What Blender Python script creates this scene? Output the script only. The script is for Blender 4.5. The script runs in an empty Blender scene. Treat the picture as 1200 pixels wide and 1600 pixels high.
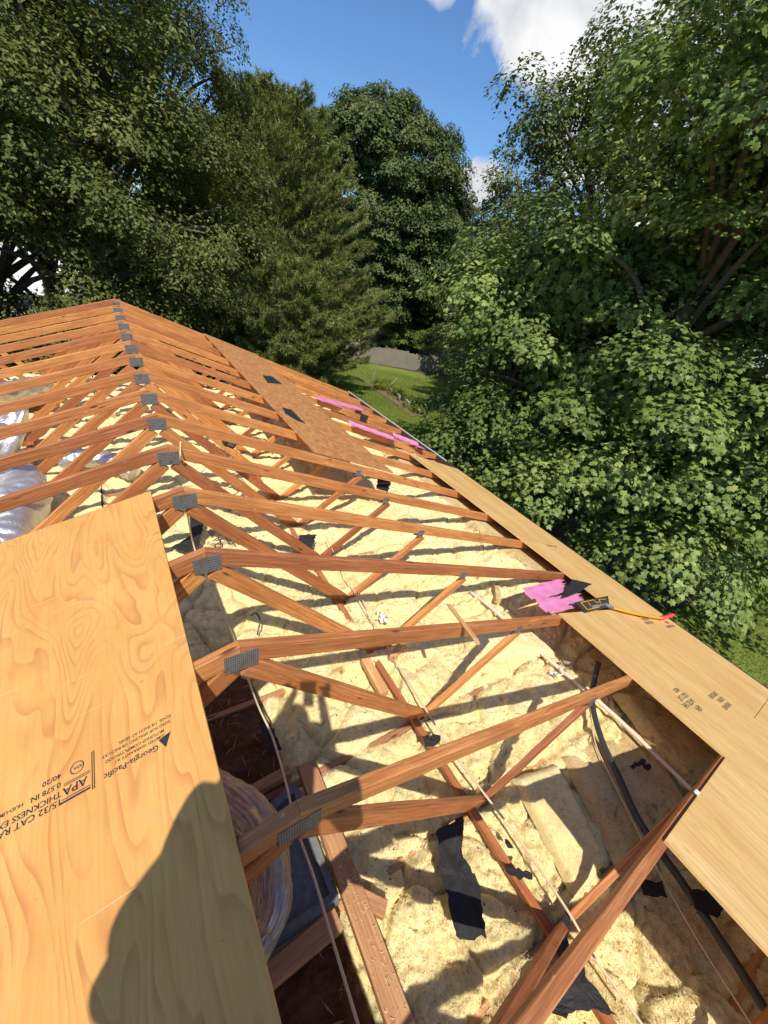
import bpy, math, random
import numpy as np
from mathutils import Vector, Matrix
rnd = random.Random(7)
rng = np.random.default_rng(7)
scene = bpy.context.scene
C = scene.collection

# ------------------------------------------------------------------ camera
CAM = np.array([-0.28119775, 0.14614904, 1.2985907])
CR = np.array([[0.84026414, 0.13475036, -0.52516523],
               [-0.51062871, 0.52227835, -0.68299609],
               [0.18224846, 0.84206156, 0.50765917]])
FPX = 635.915
cd = bpy.data.cameras.new('camera'); cam = bpy.data.objects.new('camera', cd); C.objects.link(cam)
cam.matrix_world = Matrix([[CR[0][0], CR[0][1], CR[0][2], CAM[0]], [CR[1][0], CR[1][1], CR[1][2], CAM[1]],
                           [CR[2][0], CR[2][1], CR[2][2], CAM[2]], [0, 0, 0, 1]])
cd.sensor_fit = 'VERTICAL'; cd.sensor_height = 24; cd.sensor_width = 18; cd.lens = FPX / 1600 * 24
cd.clip_start = 0.02; cd.clip_end = 600
scene.camera = cam
scene.render.resolution_x = 768; scene.render.resolution_y = 1024

# ------------------------------------------------------------------ light
SUN = np.array([0.345, 0.61, -1.0])           # direction the light travels
el = math.atan2(1, math.hypot(SUN[0], SUN[1])); az = math.atan2(-SUN[0], -SUN[1])
sl = bpy.data.lights.new('sun', 'SUN'); so = bpy.data.objects.new('sun', sl); C.objects.link(so)
so.rotation_euler = Vector(-SUN).to_track_quat('Z', 'Y').to_euler()
sl.energy = 4.6; sl.angle = math.radians(0.53); sl.color = (1.0, 0.93, 0.82)
w = bpy.data.worlds.new("World"); scene.world = w; w.use_nodes = True
SKY_STRENGTH = 0.11
scene.view_settings.view_transform = 'Standard'; scene.view_settings.look = 'None'
scene.view_settings.exposure = 0.12; scene.view_settings.gamma = 1.0
scene.view_settings.use_curve_mapping = False
scene.cycles.max_bounces = 8; scene.cycles.transparent_max_bounces = 8

def ray(px, py):
    d = CR @ np.array([(px - 600) / FPX, -(py - 800) / FPX, -1.0]); return d / np.linalg.norm(d)
def atz(px, py, z):
    d = ray(px, py); return CAM + d * (z - CAM[2]) / d[2]
def aty(px, py, y):
    d = ray(px, py); return CAM + d * (y - CAM[1]) / d[1]
T = 0.3212                                    # tangent of the roof pitch
def atroof(px, py, s=1, dz=0.0):
    d = ray(px, py); k = (dz - T * s * CAM[0] - CAM[2]) / (d[2] + T * s * d[0]); return CAM + d * k

# ------------------------------------------------------------------ node helpers
def N(nt, t, **kw):
    n = nt.nodes.new(t)
    for k, v in kw.items(): setattr(n, k, v)
    return n
def L(nt, a, b): nt.links.new(a, b)
def setin(n, **kw):
    for k, v in kw.items(): n.inputs[k.replace('_', ' ')].default_value = v
def ramp(nt, fac, stops, interp='LINEAR'):
    r = N(nt, 'ShaderNodeValToRGB'); r.color_ramp.interpolation = interp
    e = r.color_ramp.elements
    while len(e) < len(stops): e.new(0.5)
    for i, (p, c) in enumerate(stops):
        e[i].position = p; e[i].color = (c, c, c, 1) if isinstance(c, (int, float)) else (*c, 1)
    L(nt, fac, r.inputs[0]); return r.outputs[0]
def mixc(nt, fac, a, b, mode='MIX'):
    m = N(nt, 'ShaderNodeMix', data_type='RGBA', blend_type=mode)
    for i, v in ((0, fac), (6, a), (7, b)):
        if isinstance(v, bpy.types.NodeSocket): L(nt, v, m.inputs[i])
        elif i == 0: m.inputs[i].default_value = v
        else: m.inputs[i].default_value = (*v, 1)
    return m.outputs[2]
def math_(nt, op, a, b=None, c=None):
    m = N(nt, 'ShaderNodeMath', operation=op)
    for i, v in enumerate((a, b, c)):
        if v is None: continue
        if isinstance(v, bpy.types.NodeSocket): L(nt, v, m.inputs[i])
        else: m.inputs[i].default_value = v
    return m.outputs[0]
def coords(nt, scale=(1, 1, 1), kind='Object', rand=0.0, rot=(0, 0, 0)):
    tc = N(nt, 'ShaderNodeTexCoord'); mp = N(nt, 'ShaderNodeMapping')
    mp.inputs['Scale'].default_value = scale; mp.inputs['Rotation'].default_value = rot
    L(nt, tc.outputs[kind], mp.inputs[0])
    if rand:
        oi = N(nt, 'ShaderNodeObjectInfo'); cx = N(nt, 'ShaderNodeCombineXYZ')
        for i, k in enumerate((1.0, 1.7, 0.6)): L(nt, math_(nt, 'MULTIPLY', oi.outputs['Random'], rand * k), cx.inputs[i])
        va = N(nt, 'ShaderNodeVectorMath', operation='ADD'); L(nt, mp.outputs[0], va.inputs[0]); L(nt, cx.outputs[0], va.inputs[1])
        return va.outputs[0]
    return mp.outputs[0]
def noise(nt, vec, scale=1, detail=4, rough=0.55, dist=0.0, out='Fac'):
    n = N(nt, 'ShaderNodeTexNoise'); L(nt, vec, n.inputs['Vector'])
    setin(n, Scale=scale, Detail=detail, Roughness=rough, Distortion=dist); return n.outputs[out]
def bump(nt, h, strength=0.3, dist=0.01, prev=None):
    b = N(nt, 'ShaderNodeBump'); setin(b, Strength=strength, Distance=dist); L(nt, h, b.inputs['Height'])
    if prev is not None: L(nt, prev, b.inputs['Normal'])
    return b.outputs[0]
def mat(name):
    m = bpy.data.materials.new(name); m.use_nodes = True; nt = m.node_tree
    return m, nt, nt.nodes['Principled BSDF']
def plain(name, col, rough=0.6, metal=0.0, bs=0.15, sc=40, var=0.25):
    m, nt, b = mat(name)
    v = coords(nt); n = noise(nt, v, sc, 5)
    c = mixc(nt, n, [x * (1 - var) for x in col], [min(1, x * (1 + var)) for x in col])
    L(nt, c, b.inputs['Base Color']); setin(b, Roughness=rough, Metallic=metal)
    L(nt, bump(nt, n, bs, 0.004), b.inputs['Normal']); return m

# ---- materials
def m_lumber(name, ca, cb, cd_, seed=0.0):
    m, nt, b = mat(name)
    v = coords(nt, (1.1, 14, 14), rand=23.0)
    g1 = noise(nt, v, 3.0, 6, 0.6, 1.2)
    v2 = coords(nt, (3, 150, 150), rand=11.0); g2 = noise(nt, v2, 1.0, 3, 0.6)
    v3 = coords(nt, (1.2, 1.5, 1.5), rand=31.0); big = noise(nt, v3, 1.6, 3)
    c = mixc(nt, ramp(nt, g1, [(0.35, 0.0), (0.65, 1.0)]), ca, cb)
    c = mixc(nt, ramp(nt, g2, [(0.42, 0.0), (0.62, 0.55)]), c, [x * 0.6 for x in ca])
    c = mixc(nt, ramp(nt, big, [(0.45, 0.0), (0.75, 0.6)]), c, cd_)
    # knots
    vk = coords(nt, (2.3, 9, 9), rand=17.0); vo = N(nt, 'ShaderNodeTexVoronoi'); L(nt, vk, vo.inputs['Vector']); setin(vo, Scale=1.3)
    c = mixc(nt, ramp(nt, vo.outputs['Distance'], [(0.06, 1.0), (0.13, 0.0)]), c, (0.10, 0.035, 0.015))
    # pale nicks and staples where the old roof came off
    vs = coords(nt, (26, 60, 60), rand=5.0); ns = noise(nt, vs, 1.0, 2, 0.5, 0.5)
    c = mixc(nt, ramp(nt, ns, [(0.70, 0.0), (0.76, 0.6)]), c, (0.72, 0.5, 0.33))
    oi = N(nt, 'ShaderNodeObjectInfo'); hs = N(nt, 'ShaderNodeHueSaturation'); L(nt, c, hs.inputs['Color'])
    L(nt, math_(nt, 'MULTIPLY_ADD', oi.outputs['Random'], 0.60, 0.70), hs.inputs['Value'])
    L(nt, math_(nt, 'MULTIPLY_ADD', oi.outputs['Random'], 0.018, 0.488), hs.inputs['Hue'])
    L(nt, hs.outputs[0], b.inputs['Base Color']); setin(b, Roughness=0.62)
    nb = bump(nt, g2, 0.35, 0.003); nb = bump(nt, g1, 0.3, 0.006, nb); L(nt, nb, b.inputs['Normal']); return m
M_LUM = m_lumber('truss_lumber', (0.46, 0.165, 0.044), (0.71, 0.31, 0.100), (0.32, 0.105, 0.030))
M_LUM2 = m_lumber('framing_lumber', (0.50, 0.25, 0.10), (0.66, 0.38, 0.17), (0.40, 0.18, 0.07))

def m_plate():
    m, nt, b = mat('punched_steel')
    tc = N(nt, 'ShaderNodeTexCoord'); sx = N(nt, 'ShaderNodeSeparateXYZ'); L(nt, tc.outputs['Object'], sx.inputs[0])
    fx = math_(nt, 'FRACT', math_(nt, 'MULTIPLY', sx.outputs[0], 130.0)); fz = math_(nt, 'FRACT', math_(nt, 'MULTIPLY', sx.outputs[2], 70.0))
    s = math_(nt, 'MULTIPLY', math_(nt, 'GREATER_THAN', fx, 0.5), math_(nt, 'GREATER_THAN', fz, 0.42))
    n = noise(nt, coords(nt), 60, 4)
    c = mixc(nt, n, (0.16, 0.17, 0.18), (0.36, 0.36, 0.36)); c = mixc(nt, ramp(nt, noise(nt, coords(nt, rand=9.0), 22, 3), [(0.5, 0.0), (0.7, 0.7)]), c, (0.22, 0.13, 0.07)); c = mixc(nt, s, c, (0.06, 0.055, 0.05))
    L(nt, c, b.inputs['Base Color']); setin(b, Roughness=0.55, Metallic=0.45)
    L(nt, bump(nt, s, -0.6, 0.003), b.inputs['Normal']); return m
M_PLATE = m_plate()

def m_ply_bold():
    m, nt, b = mat('rotary_cut_plywood')
    v = coords(nt, (2.3, 0.62, 1)); h = noise(nt, v, 1.35, 2.5, 0.45, 0.55)
    rings = math_(nt, 'FRACT', math_(nt, 'MULTIPLY', h, 27.0))
    line = ramp(nt, rings, [(0.0, 0.0), (0.55, 0.10), (0.86, 0.75), (0.93, 0.95), (1.0, 0.0)])
    brk = noise(nt, coords(nt, (4, 1.5, 1)), 2.2, 3)
    line = math_(nt, 'MULTIPLY', line, ramp(nt, brk, [(0.36, 0.12), (0.60, 0.95)]))
    fine = noise(nt, coords(nt, (110, 3.5, 1)), 1.0, 4, 0.65)
    blot = noise(nt, coords(nt, (3.0, 1.6, 1)), 1.4, 5, 0.6)
    c = mixc(nt, ramp(nt, blot, [(0.3, 0.0), (0.7, 1.0)]), (0.76, 0.41, 0.115), (0.68, 0.315, 0.072))
    c = mixc(nt, math_(nt, 'MULTIPLY', line, 0.80), c, (0.46, 0.16, 0.035))
    c = mixc(nt, ramp(nt, fine, [(0.42, 0.0), (0.70, 0.45)]), c, (0.52, 0.24, 0.075))
    vk = N(nt, 'ShaderNodeTexVoronoi'); L(nt, coords(nt, (1, 0.8, 1)), vk.inputs['Vector']); setin(vk, Scale=5.0)
    c = mixc(nt, ramp(nt, vk.outputs['Distance'], [(0.012, 1.0), (0.02, 0.0)]), c, (0.10, 0.05, 0.03))
    scr = noise(nt, coords(nt, (1.2, 60, 1), rot=(0, 0, 0.2)), 1.6, 1)
    c = mixc(nt, ramp(nt, scr, [(0.735, 0.0), (0.76, 0.35)]), c, (0.95, 0.72, 0.42))
    sm = noise(nt, coords(nt, (2.2, 3.0, 1)), 2.3, 6, 0.7, 1.2); c = mixc(nt, ramp(nt, sm, [(0.55, 0.0), (0.75, 0.28)]), c, (0.40, 0.27, 0.16))
    sp_ = noise(nt, coords(nt, (1, 1, 1)), 46, 3, 0.6); c = mixc(nt, ramp(nt, sp_, [(0.70, 0.0), (0.76, 0.6)]), c, (0.30, 0.15, 0.06))
    L(nt, c, b.inputs['Base Color']); setin(b, Roughness=0.6)
    nb = bump(nt, fine, 0.4, 0.0016); nb = bump(nt, line, 0.15, 0.001, nb); L(nt, nb, b.inputs['Normal']); return m
M_PLYB = m_ply_bold()
def m_ply_straight():
    m, nt, b = mat('straight_grain_plywood')
    v = coords(nt, (6, 0.35, 1), rand=9.0); h = noise(nt, v, 2.0, 3, 0.5, 0.25)
    line = ramp(nt, math_(nt, 'FRACT', math_(nt, 'MULTIPLY', h, 16.0)), [(0.0, 0.0), (0.6, 0.2), (0.9, 1.0), (1.0, 0.0)])
    fine = noise(nt, coords(nt, (150, 3.0, 1), rand=9.0), 1.0, 4, 0.65)
    blot = noise(nt, coords(nt, (4.0, 1.0, 1), rand=4.0), 1.4, 5, 0.6)
    c = mixc(nt, ramp(nt, blot, [(0.3, 0.0), (0.7, 1.0)]), (0.90, 0.62, 0.25), (0.71, 0.40, 0.12))
    c = mixc(nt, math_(nt, 'MULTIPLY', line, 0.55), c, (0.52, 0.27, 0.10))
    c = mixc(nt, ramp(nt, fine, [(0.40, 0.0), (0.70, 0.6)]), c, (0.52, 0.28, 0.11))
    spl = noise(nt, coords(nt, (60, 4.5, 1), rand=13.0), 1.0, 2)
    c = mixc(nt, ramp(nt, spl, [(0.72, 0.0), (0.75, 0.85)]), c, (0.16, 0.07, 0.03))
    L(nt, c, b.inputs['Base Color']); setin(b, Roughness=0.6)
    nb = bump(nt, fine, 0.3, 0.0015); nb = bump(nt, spl, -0.3, 0.003, nb); L(nt, nb, b.inputs['Normal']); return m
M_PLYS = m_ply_straight()
def m_osb():
    m, nt, b = mat('strand_board')
    v = coords(nt, (1, 0.4, 1), rand=3.0); vo = N(nt, 'ShaderNodeTexVoronoi'); L(nt, v, vo.inputs['Vector']); setin(vo, Scale=30.0)
    sp = N(nt, 'ShaderNodeSeparateColor'); L(nt, vo.outputs['Color'], sp.inputs[0])
    n = noise(nt, coords(nt, (40, 8, 1)), 1.0, 5, 0.65)
    c = mixc(nt, sp.outputs[0], (0.46, 0.18, 0.05), (0.68, 0.33, 0.11)); c = mixc(nt, ramp(nt, n, [(0.4, 0.0), (0.7, 0.6)]), c, (0.27, 0.10, 0.04))
    L(nt, c, b.inputs['Base Color']); setin(b, Roughness=0.65); L(nt, bump(nt, n, 0.4, 0.003), b.inputs['Normal']); return m
M_OSB = m_osb()

def m_insul(name, ca, cb, dirt, amount=0.5):
    m, nt, b = mat(name)
    v = coords(nt)
    big = noise(nt, v, 2.6, 4, 0.6, 0.4); med = noise(nt, v, 14, 5, 0.6, 0.8)
    fib = noise(nt, coords(nt, (1, 1, 1)), 75, 5, 0.7, 2.2)
    c = mixc(nt, ramp(nt, big, [(0.3, 0.0), (0.7, 1.0)]), ca, cb)
    c = mixc(nt, ramp(nt, med, [(0.5, 0.0), (0.8, 0.5)]), c, [x * 0.72 for x in cb])
    vs = noise(nt, v, 5.0, 6, 0.72, 1.6)
    c = mixc(nt, ramp(nt, vs, [(0.56, 0.0), (0.72, amount)]), c, dirt)
    vv = N(nt, 'ShaderNodeTexVoronoi'); L(nt, v, vv.inputs['Vector']); setin(vv, Scale=34.0)
    c = mixc(nt, ramp(nt, vv.outputs['Distance'], [(0.05, 0.85), (0.085, 0.0)]), c, (0.08, 0.05, 0.025))
    # thin dark hair lines along the noise contours
    c = mixc(nt, ramp(nt, fib, [(0.54, 0.0), (0.76, 0.35)]), c, [x * 0.62 for x in cb])
    rd2 = math_(nt, 'ABSOLUTE', math_(nt, 'SUBTRACT', noise(nt, v, 19, 4, 0.65, 1.6), 0.5))
    c = mixc(nt, ramp(nt, rd2, [(0.0, 0.45), (0.014, 0.0)]), c, [x * 0.7 for x in dirt])
    rd = math_(nt, 'ABSOLUTE', math_(nt, 'SUBTRACT', noise(nt, v, 6.5, 4, 0.6, 1.2), 0.5))
    c = mixc(nt, ramp(nt, rd, [(0.0, 0.55), (0.012, 0.0)]), c, [x * 0.6 for x in dirt])
    L(nt, c, b.inputs['Base Color']); setin(b, Roughness=0.95); b.inputs['Subsurface Weight'].default_value = 0.4; b.inputs['Subsurface Radius'].default_value = (1.0, 0.85, 0.5); b.inputs['Subsurface Scale'].default_value = 0.018
    b.inputs['Specular IOR Level'].default_value = 0.1
    fin = noise(nt, v, 180, 4, 0.7, 1.5); nb = bump(nt, fin, 0.7, 0.003); nb = bump(nt, fib, 0.6, 0.008, nb); nb = bump(nt, med, 0.45, 0.02, nb); L(nt, nb, b.inputs['Normal']); return m
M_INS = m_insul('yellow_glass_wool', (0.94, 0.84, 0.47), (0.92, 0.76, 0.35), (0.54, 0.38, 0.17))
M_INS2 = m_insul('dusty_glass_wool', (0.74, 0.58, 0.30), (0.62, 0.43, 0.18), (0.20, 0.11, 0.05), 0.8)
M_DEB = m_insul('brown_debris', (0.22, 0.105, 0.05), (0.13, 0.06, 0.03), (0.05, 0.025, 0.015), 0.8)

def m_leaf(name, ca, cb, cc, tr=0.25, rough=0.45):
    m, nt, b = mat(name)
    at = N(nt, 'ShaderNodeAttribute', attribute_name='tint')
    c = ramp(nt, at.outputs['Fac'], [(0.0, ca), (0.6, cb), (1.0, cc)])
    L(nt, c, b.inputs['Base Color']); setin(b, Roughness=rough); b.inputs['Specular IOR Level'].default_value = 0.28
    tl = N(nt, 'ShaderNodeBsdfTranslucent'); hs = N(nt, 'ShaderNodeHueSaturation'); setin(hs, Hue=0.485, Saturation=1.15, Value=1.25); L(nt, c, hs.inputs['Color']); L(nt, hs.outputs[0], tl.inputs[0])
    mx = N(nt, 'ShaderNodeMixShader'); mx.inputs[0].default_value = tr; L(nt, b.outputs[0], mx.inputs[1]); L(nt, tl.outputs[0], mx.inputs[2])
    L(nt, mx.outputs[0], nt.nodes['Material Output'].inputs[0]); return m
M_MAPLE = m_leaf('maple_leaf', (0.085, 0.135, 0.030), (0.20, 0.270, 0.062), (0.38, 0.42, 0.12), 0.16)
M_OAK = m_leaf('oak_leaf', (0.075, 0.11, 0.032), (0.125, 0.165, 0.048), (0.21, 0.225, 0.07), 0.25)
M_LEFT = m_leaf('linden_leaf', (0.080, 0.11, 0.026), (0.15, 0.175, 0.042), (0.25, 0.25, 0.08), 0.3)
M_PINE = m_leaf('pine_needle', (0.20, 0.245, 0.065), (0.32, 0.35, 0.10), (0.43, 0.42, 0.16), 0.15, 0.5)
M_GRASSB = m_leaf('grass_blade', (0.14, 0.20, 0.025), (0.22, 0.28, 0.045), (0.30, 0.32, 0.07), 0.3, 0.5)
M_BARK = plain('bark', (0.13, 0.095, 0.065), 0.9, 0, 0.8, 9, 0.5)
M_BARKP = plain('pale_bark', (0.30, 0.25, 0.19), 0.9, 0, 0.8, 6, 0.4)
M_BLACKP = plain('tar_felt', (0.018, 0.018, 0.020), 0.75, 0, 0.5, 120, 0.4)
M_PINK = plain('pink_foam', (0.80, 0.27, 0.50), 0.45, 0, 0.1, 30, 0.08)
M_CABLE = plain('cream_cable_sheath', (0.72, 0.58, 0.38), 0.45, 0, 0.05, 20, 0.12)
M_PVC = plain('white_plastic_pipe', (0.80, 0.66, 0.52), 0.4, 0, 0.15, 12, 0.14)
M_BPIPE = plain('black_plastic_pipe', (0.045, 0.045, 0.05), 0.38, 0, 0.1, 15, 0.3)
M_METAL = plain('galvanised_sheet', (0.19, 0.20, 0.205), 0.7, 0.3, 0.4, 30, 0.6)
M_WHITE = plain('white_plastic', (0.80, 0.80, 0.78), 0.4, 0, 0.3, 20, 0.08)
M_WPAINT = plain('white_metal', (0.78, 0.77, 0.73), 0.5, 0, 0.1, 8, 0.06)
M_FASCIA = plain('dark_fascia', (0.055, 0.042, 0.035), 0.6, 0, 0.3, 10, 0.3)
M_INK = plain('stamp_ink', (0.022, 0.022, 0.032), 0.8, 0, 0.0, 90, 0.5)
M_YELLOW = plain('yellow_fibreglass', (0.80, 0.36, 0.02), 0.35, 0, 0.05, 10, 0.08)
M_RED = plain('red_grip', (0.75, 0.07, 0.10), 0.4, 0, 0.1, 10, 0.1)
M_TOOL = plain('worn_tool_steel', (0.10, 0.095, 0.085), 0.45, 0.5, 0.2, 40, 0.4)
M_DRY = plain('drywall', (0.55, 0.50, 0.44), 0.9, 0, 0.1, 8, 0.1)
M_SOIL = plain('bare_soil', (0.21, 0.14, 0.085), 0.95, 0, 0.9, 5, 0.4)
M_STONE = plain('edging_stone', (0.33, 0.30, 0.27), 0.9, 0, 0.6, 9, 0.3)
M_ASPH = plain('grey_shingle', (0.30, 0.29, 0.28), 0.9, 0, 0.5, 30, 0.3)
M_SKIN = plain('skin', (0.55, 0.33, 0.23), 0.5, 0, 0.05, 30, 0.08)
M_SHIRT = plain('grey_shirt', (0.25, 0.27, 0.30), 0.85, 0, 0.2, 60, 0.1)
M_JEANS = plain('blue_jeans', (0.07, 0.10, 0.18), 0.85, 0, 0.2, 90, 0.2)
M_HAIR = plain('brown_hair', (0.05, 0.03, 0.02), 0.6, 0, 0.5, 80, 0.3)
M_GLASS = plain('dark_glass', (0.02, 0.022, 0.025), 0.08, 0, 0, 5, 0.1)

def m_foil(name, ca, cb, metal=0.85):
    m, nt, b = mat(name)
    v = coords(nt); n = noise(nt, v, 9, 5, 0.65, 1.5); n2 = noise(nt, v, 40, 3, 0.6, 1.0)
    L(nt, mixc(nt, n, ca, cb), b.inputs['Base Color']); setin(b, Roughness=0.38, Metallic=metal)
    nb = bump(nt, n, 0.5, 0.02); nb = bump(nt, n2, 0.3, 0.006, nb); L(nt, nb, b.inputs['Normal']); return m
M_FOIL = m_foil('silver_foil', (0.62, 0.62, 0.64), (0.82, 0.80, 0.78), 0.8)
M_FOILB = m_foil('bronze_foil', (0.27, 0.22, 0.15), (0.66, 0.62, 0.56), 0.75)

def m_siding():
    m, nt, b = mat('lap_siding')
    tc = N(nt, 'ShaderNodeTexCoord'); sx = N(nt, 'ShaderNodeSeparateXYZ'); L(nt, tc.outputs['Object'], sx.inputs[0])
    f = math_(nt, 'FRACT', math_(nt, 'MULTIPLY', sx.outputs[2], 7.0)); n = noise(nt, coords(nt), 12, 4)
    L(nt, mixc(nt, n, (0.50, 0.47, 0.42), (0.58, 0.55, 0.50)), b.inputs['Base Color']); setin(b, Roughness=0.6)
    L(nt, bump(nt, f, 0.6, 0.02), b.inputs['Normal']); return m
M_SIDE = m_siding()
def m_fence():
    m, nt, b = mat('weathered_cedar')
    n = noise(nt, coords(nt, (20, 20, 1.2), rand=8.0), 1.5, 5, 0.6); n2 = noise(nt, coords(nt), 1.2, 3)
    c = mixc(nt, n, (0.13, 0.115, 0.10), (0.30, 0.27, 0.23)); c = mixc(nt, ramp(nt, n2, [(0.4, 0.0), (0.7, 0.5)]), c, (0.32, 0.25, 0.19))
    L(nt, c, b.inputs['Base Color']); setin(b, Roughness=0.9); L(nt, bump(nt, n, 0.5, 0.01), b.inputs['Normal']); return m
M_FENCE = m_fence()
def m_lawn():
    m, nt, b = mat('mown_lawn')
    v = coords(nt); a = noise(nt, v, 0.35, 4, 0.6); f = noise(nt, v, 9, 6, 0.75); d = noise(nt, coords(nt, (1, 0.45, 1)), 0.9, 5, 0.65, 1.0)
    c = mixc(nt, ramp(nt, a, [(0.35, 0.0), (0.65, 1.0)]), (0.15, 0.20, 0.030), (0.24, 0.285, 0.055))
    c = mixc(nt, ramp(nt, f, [(0.35, 0.0), (0.7, 0.6)]), c, (0.055, 0.10, 0.018))
    c = mixc(nt, ramp(nt, d, [(0.60, 0.0), (0.72, 0.75)]), c, (0.30, 0.25, 0.12))
    L(nt, c, b.inputs['Base Color']); setin(b, Roughness=0.95); b.inputs['Specular IOR Level'].default_value = 0.1
    L(nt, bump(nt, f, 0.9, 0.06), b.inputs['Normal']); return m
M_LAWN = m_lawn()
def m_duff():
    m, nt, b = mat('leaf_litter')
    v = coords(nt); f = noise(nt, v, 7, 6, 0.75)
    L(nt, mixc(nt, f, (0.06, 0.045, 0.025), (0.14, 0.11, 0.06)), b.inputs['Base Color']); setin(b, Roughness=0.95)
    L(nt, bump(nt, f, 0.9, 0.08), b.inputs['Normal']); return m
M_DUFF = m_duff()

# ------------------------------------------------------------------ sky with clouds
def build_world():
    nt = w.node_tree; bg = nt.nodes['Background']
    sky = N(nt, 'ShaderNodeTexSky', sky_type='NISHITA'); sky.sun_disc = False
    sky.sun_elevation = el; sky.sun_rotation = az % (2 * math.pi); sky.air_density = 1.0; sky.dust_density = 0.35; sky.ozone_density = 2.2
    tc = N(nt, 'ShaderNodeTexCoord')
    nz = N(nt, 'ShaderNodeTexNoise'); L(nt, tc.outputs['Generated'], nz.inputs['Vector']); setin(nz, Scale=9.0, Detail=9.0, Roughness=0.55, Distortion=0.3)
    nv = math_(nt, 'SUBTRACT', nz.outputs['Fac'], 0.5)
    total = None
    for px, py, rx, amp in ((835, -5, 0.10, 1.0), (880, 15, 0.11, 1.0), (935, 0, 0.13, 1.0), (1000, -20, 0.16, 1.0), (1060, -60, 0.2, 1.0), (795, -15, 0.07, 0.9), (752, 285, 0.045, 1.0), (715, 300, 0.045, 1.0), (905, 235, 0.06, 1.0), (1010, 270, 0.10, 1.0), (-500, 500, 0.5, 0.9), (700, -60, 0.06, 0.7), (2200, 700, 0.6, 0.9)):
        d = ray(px, py) if px > 0 else np.array([-0.8, 0.5, 0.35])
        vm = N(nt, 'ShaderNodeVectorMath', operation='DISTANCE'); L(nt, tc.outputs['Generated'], vm.inputs[0]); vm.inputs[1].default_value = d / np.linalg.norm(d)
        e = math_(nt, 'SUBTRACT', amp, math_(nt, 'DIVIDE', vm.outputs['Value'], rx))     # 1 at centre, 0 at radius
        total = e if total is None else math_(nt, 'MAXIMUM', total, e)
    tot = math_(nt, 'MAXIMUM', total, -1.5)
    dens = math_(nt, 'ADD', tot, math_(nt, 'MULTIPLY', nv, 1.9))
    mask = ramp(nt, dens, [(0.0, 0.0), (0.10, 0.35), (0.30, 1.0)])
    nz2 = N(nt, 'ShaderNodeTexNoise'); L(nt, tc.outputs['Generated'], nz2.inputs['Vector']); setin(nz2, Scale=14.0, Detail=6.0, Roughness=0.5)
    ccol = mixc(nt, ramp(nt, nz2.outputs['Fac'], [(0.35, 0.0), (0.62, 1.0)]), (5.8, 6.0, 6.4), (8.2, 8.2, 8.2))
    skc = mixc(nt, 1.0, sky.outputs[0], (0.72, 0.98, 1.24), 'MULTIPLY')
    L(nt, mixc(nt, mask, skc, ccol), bg.inputs[0]); bg.inputs[1].default_value = SKY_STRENGTH
build_world()

# ------------------------------------------------------------------ numpy noise
def _hash(ix, iy, s):
    h = (ix.astype(np.int64) * 374761393 + iy.astype(np.int64) * 668265263 + s * 974711) & 0x7fffffff
    h = ((h ^ (h >> 13)) * 1274126177) & 0x7fffffff
    return ((h ^ (h >> 16)) & 0xffff) / 65535.0
def vnoise(x, y, s=0):
    ix = np.floor(x); iy = np.floor(y); fx = x - ix; fy = y - iy
    fx = fx * fx * fx * (fx * (fx * 6 - 15) + 10); fy = fy * fy * fy * (fy * (fy * 6 - 15) + 10)
    a = _hash(ix, iy, s); b = _hash(ix + 1, iy, s); c = _hash(ix, iy + 1, s); d = _hash(ix + 1, iy + 1, s)
    return (a + (b - a) * fx) * (1 - fy) + (c + (d - c) * fx) * fy - 0.5
def fbm(x, y, s=0, o=4, g=0.5):
    r = 0; a = 1.0
    for i in range(o): r = r + a * vnoise(x * 2**i + 17.3 * i, y * 2**i - 9.1 * i, s + i); a *= g
    return r
def worley(x, y, s=0):
    ix = np.floor(x); iy = np.floor(y); f1 = np.full(x.shape, 9.0); f2 = f1.copy()
    for dx in (-1, 0, 1):
        for dy in (-1, 0, 1):
            jx = ix + dx; jy = iy + dy
            d = np.hypot(jx + _hash(jx, jy, s) - x, jy + _hash(jx, jy, s + 7) - y)
            f2 = np.minimum(f2, np.maximum(f1, d)); f1 = np.minimum(f1, d)
    return f1, f2

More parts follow.
